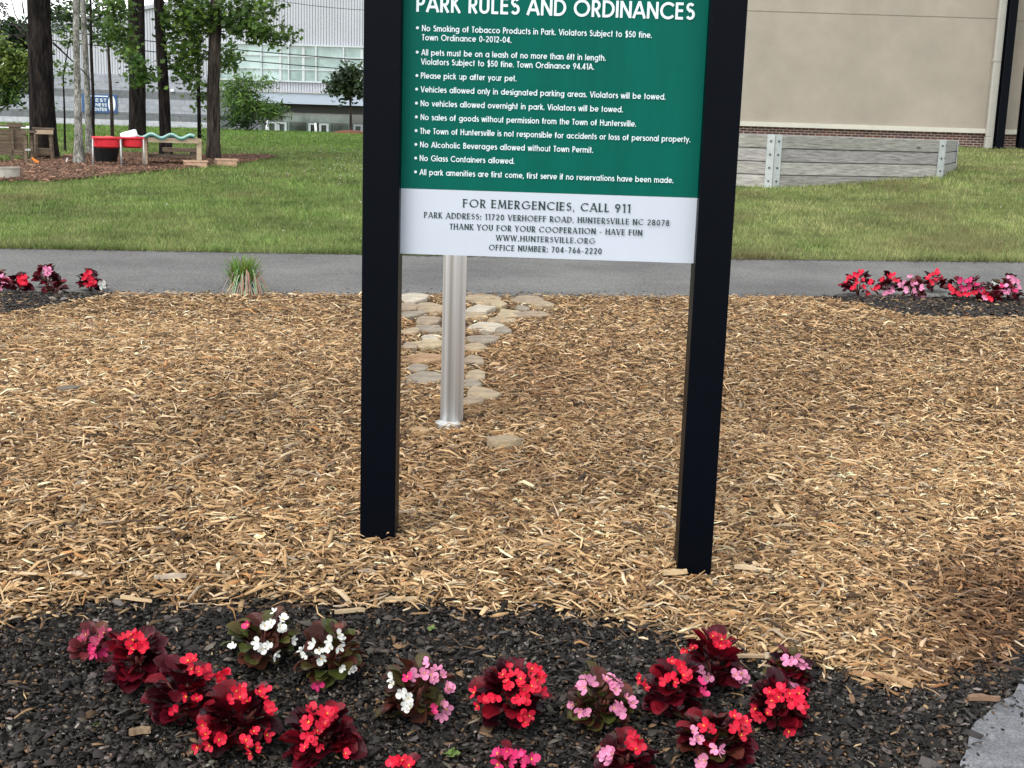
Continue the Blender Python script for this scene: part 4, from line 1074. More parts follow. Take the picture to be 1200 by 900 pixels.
stem(234, 186, [(233, 186), (233, 120), (232, 60), (232, 0), (232, -200)], [5, 4.2, 3.6, 3, 1], m_bark, 'maple_tree', 'leafy green maple with a slim dark stem left of the brown barked pine',
     [(212, 28, 24, 32, 620, .075, GREEN, 'maple', -.8), (222, 75, 17, 30, 360, .075, GREEN, 'maple', -.6), (240, 18, 34, 22, 460, .075, GREEN, 'maple', -1.0), (292, 30, 30, 17, 420, .075, BRIGHT[1:3] + GREEN, 'maple', -.8), (326, 40, 20, 7, 130, .07, GREEN, 'maple', -.8), (300, 8, 30, 9, 220, .075, GREEN, 'maple', -.6),
      (268, 62, 10, 22, 190, .07, GREEN, 'maple', .4), (240, 118, 8, 18, 90, .07, GREEN, 'maple', .3), (162, 86, 13, 15, 170, .075, BRIGHT[1:3] + GREEN[:2], 'maple', -1.6), (178, 92, 6, 10, 40, .07, GREEN, 'maple', -1.6), (150, 66, 10, 5, 40, .07, GREEN, 'maple', -1.6), (238, 160, 3, 20, 26, .045, GREEN, 'maple', 0)],
     [([(233, 40, 0), (268, 36, -.5), (310, 40, -.8), (340, 44, -.9)], 1.6), ([(232, 60, 0), (200, 62, -.9), (172, 76, -1.4)], 1.4), ([(233, 70, 0), (252, 60, .2), (270, 52, .4)], 1.2)], flare=.1)

# a far wood that reads as one mass, to either side of the two buildings
def far_wood(x0, x1, y0, y1, n):
    mb = MB()
    for k in range(n):
        x, y = x0 + (x1 - x0) * (k + rnd.random()) / n, rnd.uniform(y0, y1)
        h = rnd.uniform(8, 14); z = tzf(x, y)
        mb.tube([(x, y, z - .3), (x, y, z + h * .6)], [.3, .12], 6, (.05, .04, .03))
        leaves(mb, (x, y, z + h * .55), (rnd.uniform(4, 6.5), 4, h * .5), 260, .62, DARKG + [(.05, .085, .03), (.04, .07, .02)], 'oval')
    return tag(mb.build('far_wood', m_leaf, None, color=True), 'belt of dark broadleaf trees far behind the buildings', None, None, 'stuff')
far_wood(-300, -64, 165, 200, 46); far_wood(40, 320, 120, 170, 44)
# farther trees
def far_tree(name, label, base_u, Y, vb, pts, w, crowns, m=m_bark2):
    b = P(base_u, vb, Y); b.z = tzf(b.x, b.y)
    root = thing(name, label, 'tree', b, None)
    sc = Y / FPX
    L3 = [Vector((0, 0, -.2))] + [P(u, v, Y) - b for u, v in pts]
    trunk_mb(L3, [x * sc / 2 for x in w], 8, .05, .2).build('trunk', m, root, smooth=True)
    mb = MB()
    for (u, v, ru, rv, cnt, lf, cols, shp) in crowns:
        c = P(u, v, Y) - b
        leaves(mb, c, (ru * sc, ru * sc * .8, rv * sc), cnt, lf, cols, shp)
    mb.build('crown', m_leaf, root, color=True)
    return root
far_tree('round_tree', 'small round topped tree in a red mulch ring before the sports hall entrance', 411, 56, 152, [(411, 130), (410, 110), (408, 90)], [3.2, 2.6, 2, 1], [(407, 101, 22, 17, 1050, .115, DARKG + [(.06, .10, .035)], 'oval'), (411, 86, 12, 9, 320, .11, [(.06, .10, .035)] + DARKG, 'oval')])
far_tree('conifer', 'bright green feathery young conifer at the top of the lawn', 290, 54, 150, [(290, 125), (288, 100), (285, 85)], [2.4, 2, 1.4, .6], [(288, 100, 14, 12, 570, .13, BRIGHT, 'needle'), (312, 98, 9, 5, 171, .13, BRIGHT, 'needle'), (282, 118, 24, 9, 798, .13, BRIGHT, 'needle'), (298, 128, 30, 8, 1064, .13, BRIGHT, 'needle'), (318, 131, 16, 6, 494, .13, BRIGHT, 'needle'), (285, 141, 26, 8, 874, .13, BRIGHT[1:3] + DARKG, 'needle'), (270, 104, 10, 10, 304, .13, BRIGHT, 'needle')])
far_tree('broadleaf_tree', 'yellow green bushy tree at the left edge of the photo', -26, 42, 150, [(-24, 120), (-18, 80), (-8, 55)], [6, 5, 4, 2], [(4, 78, 25, 26, 1100, .085, YG, 'oval'), (2, 108, 26, 18, 900, .085, DARKG + GREEN[:2], 'oval'), (22, 72, 11, 14, 360, .08, YG, 'oval'), (0, 55, 14, 14, 300, .085, YG, 'oval')])
far_tree('dark_tree', 'tall dim tree standing behind the yellow green bushy tree', 47, 80, 150, [(46, 110), (40, 70), (26, 35)], [6, 5, 4, 2], [(22, 62, 20, 34, 700, .25, DARKG, 'oval'), (14, 36, 16, 14, 260, .24, DARKG + [(.05, .08, .035)], 'oval'), (36, 85, 12, 26, 260, .24, DARKG, 'oval')])
bt = far_tree('bare_tree', 'leafless grey twiggy tree top against the sky at upper left', 52, 62, 150, [(48, 100), (38, 50), (28, 16)], [4, 3, 2, 1], [(4, 6, 10, 6, 40, .12, [(.12, .12, .11)], 'oval')], m_bark2)
mb = MB()
bb_ = Vector(bt.location)
for a, b, c in (((38, 50), (14, 26), (2, 2)), ((36, 44), (20, 40), (4, 44)), ((36, 46), (18, 18), (8, -20)), ((28, 16), (26, 4), (24, -20))):
    mb.tube([P(*a, 62) - bb_, P(*b, 62) - bb_, P(*c, 62) - bb_], [.05, .03, .015], 5)
mb.build('twigs', m_bark2, bt)
# low hedge of trees beyond the hall roof, seen over it between the trunks
for (u, v, lab) in ((183, 14, 'small tree top showing over the hall roof between the pine trunks'), (198, 13, 'small tree top over the hall roof right of the pine trunk'), (66, 12, 'brown green tree top against the sky right of the thickest pine')):
    far_tree('distant_tree', lab, u, 150, 140, [(u, 90), (u, v + 12)], [4, 3, 2], [(u, v + 8, 16, 9, 220, .40, DARKG + [(.07, .09, .04)], 'oval')])

# ------------------------------------------------------------------ play corner under the trees
def at(u, v): return G(u, v)
def px(b): return b.y / FPX
# small wooden table
b = at(52, 189); s = px(b)
t = thing('wooden_table', 'small weathered table with a pale front rail before the thickest pine', 'table', b)
mb = MB(); mb.box((0, 0, 37 * s), (24 * s, .55, .03)); mb.build('tabletop', m_wood, t)
mb = MB(); mb.box((.02, -.26, 33.5 * s), (19 * s, .03, 4.6 * s)); mb.build('apron', m_wood2, t)
for dx in (-9, 9):
    for dy in (-.24, .24):
        mb = MB(); mb.bar((dx * s * 1.05, dy, -.05), (dx * s * .85, dy * .9, 36 * s), .05, .05); mb.build('leg', m_wood, t)
mb = MB(); mb.box((0, 0, 14 * s), (18 * s, .42, .025)); mb.box((0, -.2, 10.5 * s), (17 * s, .03, 7 * s)); mb.build('shelf', m_wood, t)
# wooden bench box at the left edge
b = at(5, 190); s = px(b)
t = thing('wooden_bench', 'brown plank bench with a high slatted back at the left edge', 'bench', b)
mb = MB()
for k in range(3): mb.box((2 * s, .0, (19 + 7.4 * k) * s), (45 * s, .04, 7.1 * s))
mb.build('backrest', m_wood, t)
mb = MB(); mb.box((2 * s, .25, 15 * s), (46 * s, .55, .05)); mb.box((2 * s, -.06, 11.5 * s), (46 * s, .03, 6 * s)); mb.build('seat', m_wood, t)
for x in (-16, 9.5, 22):
    mb = MB(); mb.box((x * s, -.05, 19 * s), (2.8 * s, .05, 40 * s)); mb.build('post', m_wood, t)
mb = MB(); mb.box((2 * s, .0, 41.3 * s), (46 * s, .10, .03)); mb.build('top_rail', m_wood, t)
b = at(19, 186)
t = thing('plank_panel', 'square board of brown planks with a raised top beside the slatted bench', 'panel', b); s = px(b)
mb = MB()
for k in range(4): mb.box((0, 0, (14 + 6.6 * k) * s), (13 * s, .05, 6.3 * s))
mb.build('boards', m_wood, t); mb = MB(); mb.box((0, 0, 38.5 * s), (17 * s, .09, .07)); mb.build('top_rail', m_wood, t)
for x in (-5.5, 5.5):
    mb = MB(); mb.box((x * s, .05, 16 * s), (.06, .05, 34 * s)); mb.build('leg', m_wood, t)
b = at(35, 193); s = px(b)
t = thing('wooden_stand', 'narrow dark wooden stand between the bench and the small table', 'stand', b)
for x, h in ((-4, 34), (2.5, 37)):
    mb = MB(); mb.bar((x * s, 0, -.05), (x * s * .8, .05, h * s), .05, .04); mb.build('leg', m_wood, t)
mb = MB(); mb.box((0, .03, 37.5 * s), (15 * s, .35, .03)); mb.build('tabletop', m_wood, t)
mb = MB(); mb.box((-1 * s, .03, 17 * s), (6 * s, .2, .03)); mb.build('shelf', m_metal, t)
b = P(18, 150, 33); b.z = tzf(b.x, b.y)
t = thing('white_table', 'long white folding table behind the slatted bench', 'table', b); s = px(b)
mb = MB(); mb.box((0, 0, P(18, 148.6, 33).z - b.z), (58 * s, .7, .05)); mb.build('tabletop', m_whitep, t)
for x in (-24, 24):
    for y in (-.28, .28):
        mb = MB(); mb.bar((x * s, y, -.05), (x * s, y, P(18, 149.5, 33).z - b.z), .035); mb.build('leg', m_metal, t)
# round pale tub at left
b = at(10, 211); s = px(b)
t = thing('round_planter', 'low round off white tub on the lawn edge at the left', 'tub', b)
mb = MB(); mb.lathe([(12.3 * s, -.02), (12.8 * s, 13.2 * s), (13.6 * s, 13.6 * s), (13.6 * s, 15 * s), (12.2 * s, 15 * s), (11.9 * s, 6 * s)], 28); mb.build('bowl', M('stained off white plastic', (.36, .33, .28), .7, .2, 6), t)
mb = MB(); mb.lathe([(11.8 * s, 9 * s), (11.8 * s, 10 * s), (6 * s, 11 * s)], 20); mb.build('soil', m_soil, t)
# black tub
b = at(114, 194); b.y += .5; s = px(b)
t = thing('black_tub', 'black plastic tub under the red trays beside the pale trunk', 'tub', b)
mb = MB(); mb.lathe([(11 * s, 0), (15.5 * s, 20 * s), (16.3 * s, 20 * s), (16.3 * s, 21.5 * s), (15 * s, 21.5 * s), (10.6 * s, 1.5 * s)], 22); mb.build('bucket', m_dark, t)
# two red tray tables
TT = 'red tray tables under the trees'
def tray(u, v, wpx, lab):
    b = at(u, v); s = px(b)
    t = thing('tray_table', lab, 'play table', b, TT)
    W, D, H = wpx * s, .55, 34.5 * s
    mb = MB()                                   # bowl of the tray
    pr = [(.99, 0), (.97, -.02), (.93, -.13), (.74, -.155)]
    vs, fs = [], []
    for k, (f, z) in enumerate(pr):
        for c in range(20):
            a = 2 * math.pi * c / 20
            cx, cy = math.cos(a), math.sin(a)
            sx = math.copysign(abs(cx) ** .45, cx); sy = math.copysign(abs(cy) ** .45, cy)
            vs.append((sx * W / 2 * f, sy * D / 2 * f, H + z - .01))
    for k in range(len(pr) - 1):
        for c in range(20): fs.append((k * 20 + c, k * 20 + (c + 1) % 20, (k + 1) * 20 + (c + 1) % 20, (k + 1) * 20 + c))
    fs.append(tuple(60 + c for c in range(20)))
    mb.add(vs, fs); mb.build('tray', m_redp, t)
    fr = MB()
    for a, c in (((-1, -1), (1, -1)), ((1, -1), (1, 1)), ((1, 1), (-1, 1)), ((-1, 1), (-1, -1))):
        fr.tube([(a[0] * W / 2, a[1] * D / 2, H), (c[0] * W / 2, c[1] * D / 2, H)], .018, 8)
    fr.build('rim', m_redp, t, smooth=True)
    for sx in (-1, 1):
        for sy in (-1, 1):
            l = MB(); l.tube([(sx * W / 2 * .97, sy * D / 2, H), (sx * W / 2 * 1.02, sy * D / 2 * 1.05, -.03)], .0135, 8); l.build('leg', m_metal, t, smooth=True)
    return t
tray(126, 197, 31, 'red plastic tray on grey metal legs in front of the black tub')
tr2 = tray(156, 197, 25, 'red plastic tray on grey metal legs carrying a white box lid')
b = P(151, 158, tr2.location.y - .02)
t = thing('box_lid', 'tilted white plastic box lid lying on the right red tray', 'lid', b)
mb = MB(); rot = Matrix.Rotation(R(-16), 3, 'Y') @ Matrix.Rotation(R(14), 3, 'X'); sc_ = b.y / FPX
mb.box((0, 0, 0), (19 * sc_, .34, 2.6 * sc_), rot); mb.build('panel', m_whitep, t, bevel=.01)
mb = MB(); mb.box((0, .0, .028), (15 * sc_, .26, .016), rot); mb.build('rim', m_whitep, t, bevel=.004)
b = P(127, 162, tr2.location.y)
t = thing('sand_toy', 'orange pink plastic toy heaped in the left red tray', 'toy', b)
mb = MB(); mb.lathe([(.02, -.06), (.14, -.03), (.17, -.01), (.10, .025), (.03, .04)], 14, (0, 0, 0), 1.1, .7); mb.build('shell', M('salmon plastic', (.55, .12, .09), .5), t, smooth=True)
# table with the teal wavy top
b = at(206, 196); s = px(b)
t = thing('water_table', 'pale wooden table with a wavy teal plastic top', 'play table', b)
H = 33 * s
for u0 in (-34, 26.5):
    for dy in (0, .7):
        l = MB(); l.box((u0 * s, dy, H / 2 - .03), (5.6 * s, .09, H + .06)); l.build('leg', m_wood if dy else m_wood2, t)
mb = MB(); mb.box((-2 * s, -.055, H - 2.4 * s), (57 * s, .04, 5.5 * s)); mb.build('apron', m_wood2, t)
mb = MB(); mb.box((-2 * s, .76, H - 2.4 * s), (57 * s, .04, 5.5 * s)); mb.box((-4 * s, .35, 12 * s), (58 * s, .5, .05)); mb.build('lower_shelf', m_wood, t)
mb = MB(); vs = []; fs = []
nW = 60
for k in range(nW + 1):
    x = (-46 + 68 * k / nW) * s; z = H + 2.2 * s + math.sin(k / nW * 2 * math.pi * 3.1 + 2.2) * 2.1 * s
    for (y, dz) in ((-.10, 0), (.80, 0), (.80, -.035), (-.10, -.035)): vs.append((x, y, z + dz))
for k in range(nW):
    for j in range(4): fs.append((k * 4 + j, k * 4 + (j + 1) % 4, (k + 1) * 4 + (j + 1) % 4, (k + 1) * 4 + j))
mb.add(vs, fs); ww = mb.build('wavy_top', m_teal, t)
mb = MB(); mb.tube([(vs[i][0], -.105, vs[i][2] + .004) for i in range(0, len(vs), 4)], .022, 6); mb.build('edge', M('pale teal edge', (.30, .50, .46), .5), ww, smooth=True)
mb = MB()
mb.box((-2 * s, .35, H + .0 * s), (54 * s, .72, .03)); mb.build('tabletop', m_wood2, t)
# low bench behind the water table
b = at(212, 190); s = px(b)
t = thing('wooden_bench', 'low dark wooden bench standing behind the wavy topped table', 'bench', b)
mb = MB(); mb.box((0, 0, 14 * s), (40 * s, .35, .07)); mb.build('seat', m_wood, t)
for x in (-15, 14):
    mb = MB(); mb.box((x * s, 0, 6 * s), (6 * s, .28, 14 * s)); mb.build('leg', m_wood, t)
# shallow boxes
for (u, v, wp, lab) in ((229, 197, 24, 'shallow pink tan plastic box left of the brown barked pine'), (265, 195, 22, 'shallow pink tan plastic box right of the brown barked pine')):
    b = at(u, v); s = px(b)
    t = thing('planter_box', lab, 'planter', b, 'shallow boxes beside the brown pine')
    W, D, H = wp * s, .32, 7.2 * s
    for (cx, cy, sx, sy) in ((0, -D / 2, W, .025), (0, D / 2, W, .025), (-W / 2, 0, .025, D - .026), (W / 2, 0, .025, D - .026)):
        mb = MB(); k = 1.06
        mb.box((cx, cy, H / 2), (sx, sy, H)); mb.build('side', m_terra, t)
    mb = MB()
    for (cx, cy, sx, sy) in ((0, -D / 2, W + .05, .05), (0, D / 2, W + .05, .05), (-W / 2, 0, .05, D - .051), (W / 2, 0, .05, D - .051)): mb.box((cx, cy, H + .012), (sx, sy, .022))
    mb.build('rim', m_terra, t); mb = MB(); mb.box((0, 0, H * .55), (W - .05, D - .05, .03)); mb.build('soil', m_soil, t)
# bits on the ground
b = at(44, 194)
t = thing('toy_scoop', 'bright orange plastic toy scoop lying in the straw', 'toy', b); s = px(b)
mb = MB(); rot = Matrix.Rotation(R(38), 3, 'Y'); mb.box((0, 0, 4 * s), (9 * s, .12, 3.2 * s), rot, taper=.7); mb.build('scoop', m_orange, t, bevel=.01)
mb = MB(); mb.bar((-3 * s, 0, 6.5 * s), (-6 * s, 0, 9 * s), .03); mb.build('handle', m_orange, t)
b = at(74, 193); s = px(b)
t = thing('toy_dish', 'white plastic toy dish lying in the straw left of the pale trunk', 'toy', b)
mb = MB(); mb.lathe([(1 * s, .0), (2.6 * s, .03), (2.9 * s, .05), (2.2 * s, .05)], 14); mb.build('bowl', m_whitep, t, smooth=True)
mb = MB(); mb.bar((3 * s, 0, .03), (5 * s, .0, .12), .03, .02); mb.build('handle', m_whitep, t)
# the play things stand square to the approach from the path
for o in list(COL.objects):
    if o.type == 'EMPTY' and o.parent is None and -11 < o.location.x < -3 and 14 < o.location.y < 36 and o.get('category') not in ('tree', 'begonia', 'plant'):
        o.rotation_euler.z = -math.atan2(o.location.x, o.location.y) + {'wooden_bench': .04, 'wooden_stand': -.12, 'planter_box': .06}.get(o.name.split('.')[0], 0)
# bollards and red mulch mound at the entrance, power cables
for (u, v0, v1, lean, lab) in ((312, 149, 140.5, .10, 'short white leaning bollard beside the feathery conifer'), (371, 152.5, 144, -.12, 'short white leaning bollard before the sports hall doors')):
    b = P(u, v0, 62); b.z = min(b.z, tzf(b.x, b.y)); h = P(u, v1, 62).z - b.z
    t = thing('bollard', lab, 'bollard', b, 'white bollards before the hall')
    mb = MB(); mb.tube([(0, 0, -.1), (lean * h * .9, 0, h - .04)], .055, 10); mb.build('shaft', m_whitep, t, smooth=True)
    mb = MB(); mb.tube([(lean * h * .9, 0, h - .04), (lean * h * .93, 0, h)], [.055, .03], 10); mb.build('cap', m_whitep, t, smooth=True)
b = P(411, 153, 56); b.z = tzf(b.x, b.y)
mb = MB(); mb.lathe([(.95, -.05), (.8, .05), (.45, .13), (.1, .16)], 24, (b.x, b.y, b.z)); mb.build('mulch_mound', m_reda, None, smooth=True)['kind'] = 'structure'
CG = 'power cables in front of the sports hall'
for (a, c, lab) in (((170, 47.5), (425, 71.5), 'upper of the two black cables crossing the window band'), ((170, 59.5), (425, 83.5), 'lower of the two black cables crossing the window band'), ((330, 1.5), (425, 13.0), 'thin grey cable high on the ribbed wall')):
    p0, p1 = P(*a, 75), P(*c, 75)
    d = p1 - p0
    A, B = p0 - d * 1.2, p1 + d * .9
    mb = MB()
    mb.tube([A.lerp(B, k / 16) - Vector((0, 0, .5 * (1 - (2 * k / 16 - 1) ** 2) - .47)) for k in range(17)], .028 if 'thin' not in lab else .014, 6)
    tag(mb.build('power_cable', m_cable, None, smooth=True), lab, 'cable', CG)

# ------------------------------------------------------------------ stones
def rock(name, lab, cat, u, v, wp, hp, col, group=None, flat=.35, sink=.35, seed=0):
    b = G(u, v + hp * .3); s = b.y / FPX
    r = random.Random(seed)
    # the visible height of a slab lying flat is mostly its depth, foreshortened by the low view
    ang = math.asin((CAM.z - b.z) / (b - CAM).length)
    W = wp * s / 2; D = max(hp * s / 2 / max(math.sin(ang), .1) * flat * 2, .03); H = max(.03, min(W, D) * .45)
    if name == 'stone': D = W * .75; H = min(W, D) * .75
    n = 9 if name == 'flagstone' else 11
    rad = [1 + r.uniform(-.30, .22) for _ in range(n)]
    if name == 'flagstone': H = .020; W *= 1.13; D *= 1.28
    vs, fs = [], []
    for (k, z) in ((1.0, -.05), (1.0, H * .6), (.97, H * .9), (.90, H)):
        for i in range(n):
            a = 2 * math.pi * i / n
            vs.append((math.cos(a) * W * rad[i] * k, math.sin(a) * D * rad[i] * k, z + r.uniform(-1, 1) * H * .07 * (z > 0)))
    for j in range(3):
        for i in range(n): fs.append((j * n + i, j * n + (i + 1) % n, (j + 1) * n + (i + 1) % n, (j + 1) * n + i))
    vs.append((0, 0, H * 1.02)); c = len(vs) - 1
    for i in range(n): fs.append((3 * n + i, 3 * n + (i + 1) % n, c))
    mb = MB(); mb.add(vs, fs, col)
    o = mb.build(name, m_stone, None, color=True, bevel=.004)
    o.location = (b.x, b.y, b.z + .016)
    if name == 'flagstone': o.location.z += r.uniform(-.006, .008)
    o.rotation_euler = (0, 0, r.uniform(-.3, .3))
    return tag(o, lab, cat, group)
for k, (u, v, a, c, cl, lab) in enumerate(ST): rock('flagstone', lab, 'flagstone', u, v, a, c, cl, SG, .5, seed=k + 3)
RG = 'loose stones in the wood mulch'
for k, (u, v, a, c, cl, lab) in enumerate([(82, 461, 27, 12, (.17, .14, .105), 'rounded grey brown stone in the mulch at the left'), (591, 526, 44, 11, tan, 'flat tan stone in the mulch right of the steel pole'),
                                           (491, 511, 26, 9, (.40, .27, .14), 'flat ochre stone in the mulch left of the steel pole foot'), (276, 471, 12, 6, (.07, .055, .045), 'small dark stone in the mulch'), (259, 495, 15, 5, (.25, .20, .14), 'small pale stone in the mulch below the dark one')]):
    rock('stone', lab, 'stone', u, v, a, c, cl, RG, .6, seed=k + 60)

# larger splinters and bark one can pick out
def splinter(name, lab, u, v, L, W, H, ang, col, cat='wood piece', lift=.02):
    b = G(u, v); mb = MB(); n = 7
    vs, fs = [], []
    for i in range(n):
        t = i / (n - 1); w_ = W * (math.sin(math.pi * (.12 + .8 * t)) ** .6) * rnd.uniform(.8, 1.15)
        x = (t - .5) * L; y = math.sin(t * 3 + rnd.random()) * W * .25
        vs += [(x, y - w_ / 2, 0), (x, y + w_ / 2, 0), (x, y + w_ * .35, H * rnd.uniform(.7, 1.1)), (x, y - w_ * .35, H * rnd.uniform(.7, 1.1))]
    for i in range(n - 1):
        for j in range(4): fs.append((i * 4 + j, i * 4 + (j + 1) % 4, i * 4 + 4 + (j + 1) % 4, i * 4 + 4 + j))
    fs += [(3, 2, 1, 0), tuple((n - 1) * 4 + j for j in range(4))]
    mb.add(vs, fs, col)
    o = mb.build(name, m_chip, None, color=True)
    o.location = b + Vector((0, 0, lift)); o.rotation_euler = (rnd.uniform(-.1, .1), rnd.uniform(-.06, .06), ang)
    return tag(o, lab, cat)
ch = (.50, .36, .20)
splinter('bark_piece', 'grey brown bark piece lying on the dark bed at lower left', 164, 869, .045, .022, .012, .5, (.22, .15, .09))
splinter('wood_splinter', 'long pale splinter at the mulch edge on the left', 160, 712, .085, .014, .008, -.08, ch)
splinter('wood_splinter', 'orange brown broken splinter on the dark bed near the pavement', 1016, 801, .075, .016, .01, -.25, (.36, .20, .10))
splinter('wood_splinter', 'forked tan splinter on the dark bed left of the pavement', 1050, 808, .085, .016, .012, -.6, (.40, .25, .13))
splinter('wood_splinter', 'pale oval chip at the right end of the mulch edge', 1120, 779, .035, .024, .008, -.5, (.55, .45, .32))
splinter('wood_splinter', 'brown curved slab of wood touching the pavement', 1152, 829, .085, .022, .012, .2, (.20, .12, .075))
splinter('wood_splinter', 'long pale splinter between the red begonias and the mulch', 885, 779, .12, .012, .008, .15, (.42, .30, .18))
splinter('wood_splinter', 'fat tan splinter lying by the foot of the right sign post', 790, 686, .075, .022, .012, .3, ch, lift=.035)
splinter('wood_splinter', 'split tan chip right of the foot of the right sign post', 872, 680, .065, .014, .012, .05, (.55, .42, .26), lift=.035)
splinter('wood_splinter', 'thick grey stick at the mulch edge between the post and left frame', 200, 690, .085, .014, .012, .12, (.40, .33, .25), lift=.03)
splinter('wood_splinter', 'tan splinter at the mulch edge left of centre', 410, 726, .08, .013, .01, .3, (.44, .33, .2))
splinter('wood_splinter', 'pale tan splinter at the mulch edge in the middle', 470, 712, .085, .016, .01, .25, (.46, .34, .2))

# ------------------------------------------------------------------ ornamental grass by the path
b = G(288, 346)
t = thing('grass_tuft', 'green and straw coloured grass tuft at the path edge', 'plant', b)
s = b.y / FPX
for (nm, n, col) in (('green_blades', 420, (.15, .25, .035)), ('dry_blades', 200, (.42, .37, .26))):
    mb = MB()
    for _ in range(n):
        c = tuple(k * rnd.uniform(.55, 1.3) for k in col)
        pts = []
        if nm == 'green_blades':
            a = rnd.uniform(0, 6.28); d = Vector((math.cos(a), math.sin(a), 0)); r0 = rnd.uniform(0, 14) * s
            l = 48 * s * rnd.uniform(.35, 1.08); sp_ = rnd.uniform(1, 21) * s
            for k in range(5):
                q = k / 4; pts.append(d * (r0 + sp_ * q * q) + Vector((-3 * s, 0, max(l * (q - .15 * q * q) * 1.1 - .01, -.01))))
        else:
            a = rnd.gauss(-1.0, 1.0); d = Vector((math.cos(a), math.sin(a), 0)); r0 = rnd.uniform(0, 9) * s
            wig = rnd.uniform(0, 2.5) * s; h0 = 48 * s * rnd.uniform(.25, 1.0); sp_ = rnd.uniform(7, 27) * s
            for k in range(6):
                q = k / 5; z = h0 * (.45 + 1.2 * q - 1.62 * q * q) + wig * math.sin(q * 5 + h0 * 90)
                pts.append(d * (r0 + sp_ * q ** .9) + Vector((2 * s, 0, max(z, .022))))
        d = (pts[-1] - pts[0]); d.z = 0; d = d.normalized() if d.length > 1e-4 else Vector((1, 0, 0))
        wv = Vector((-d.y, d.x, 0)) * .0052
        vs = []
        for k, p in enumerate(pts):
            w_ = wv * (1 - .75 * k / len(pts)); vs += [p - w_, p + w_]
        mb.add(vs, [(2 * k, 2 * k + 1, 2 * k + 3, 2 * k + 2) for k in range(len(pts) - 1)], c)
    mb.build(nm, m_gblade, t, color=True)

# ------------------------------------------------------------------ begonias
BURG = [(.050, .0025, .006), (.085, .004, .010), (.025, .002, .005), (.17, .005, .012)]
BRZ = [(.085, .022, .015), (.055, .018, .012), (.07, .055, .016), (.10, .03, .02)]
GRNB = [(.060, .070, .018), (.085, .085, .022), (.08, .03, .016), (.06, .02, .014)]
DUST = [(.13, .022, .026), (.10, .018, .02), (.09, .03, .02)]
RB = random.Random(21)
def begonia_leaf(mb, base, d, size, col, cup=.35):
    """one rounded, cupped leaf with a folded midrib: base point, outward direction"""
    d = d.normalized()
    side = d.cross(Vector((0, 0, 1)))
    side = side.normalized() if side.length > .05 else Vector((1, 0, 0))
    up = side.cross(d).normalized()
    roll = RB.gauss(0, .35)
    side, up = side * math.cos(roll) + up * math.sin(roll), up * math.cos(roll) - side * math.sin(roll)
    rows = [(0.0, .12), (.18, .62), (.42, .98), (.68, .98), (.88, .70), (1.0, .30)]
    vs, fs = [], []
    for k, (t, w_) in enumerate(rows):
        for j, x in enumerate((-1, -.5, 0, .5, 1)):
            rip = .05 * math.sin(t * 13 + x * 3 + RB.random())
            h = cup * (abs(x) ** 1.6 * w_ * .55 - .55 * t * t) + rip * abs(x)
            vs.append(base + d * (t * size) + side * (x * w_ * size * .5) + up * (h * size))
    for k in range(len(rows) - 1):
        for j in range(4): fs.append((k * 5 + j, k * 5 + j + 1, (k + 1) * 5 + j + 1, (k + 1) * 5 + j))
    mb.add(vs, fs, col)
def flower_meshes():
    out = []
    for k in range(4):
        pet = MB(); sta = MB()
        for (a, ln, wd) in ((90 + RB.uniform(-12, 12), 1.0, 1.05), (270 + RB.uniform(-12, 12), 1.0, 1.05), (0 + RB.uniform(-12, 12), .80, .62), (180 + RB.uniform(-12, 12), .80, .62)):
            a = R(a); d = Vector((math.cos(a), math.sin(a), 0)); sd_ = Vector((-d.y, d.x, 0))
            vs, fs = [], []
            lift = RB.uniform(.15, .85)
            for (t, w_) in ((.05, .18), (.3, .75), (.6, 1.0), (.85, .72), (1.0, .22)):
                for x in (-1, 0, 1):
                    vs.append(d * (t * ln) + sd_ * (x * w_ * wd * .5) + Vector((0, 0, lift * t * t + .18 * abs(x) * w_ * (.5 + t * .4))))
            for i in range(4):
                for j in range(2): fs.append((i * 3 + j, i * 3 + j + 1, i * 3 + j + 4, i * 3 + j + 3))
            pet.add(vs, fs)
        for _ in range(6):
            x, y = RB.gauss(0, .09), RB.gauss(0, .09)
            sta.tube([(x * .5, y * .5, .0), (x, y, .20), (x * 1.1, y * 1.1, .27)], [.03, .05, .03], 5)
        out.append((pet, sta))
    return out
FM = []
for pet, sta in flower_meshes():
    row = {}
    for k, m in m_petal.items():
        o = pet.build('flower', m, None, smooth=True); row[k] = o.data; bpy.data.objects.remove(o)
    o = sta.build('stamens', m_stamen, None, smooth=True); row['s'] = o.data; bpy.data.objects.remove(o)
    FM.append(row)
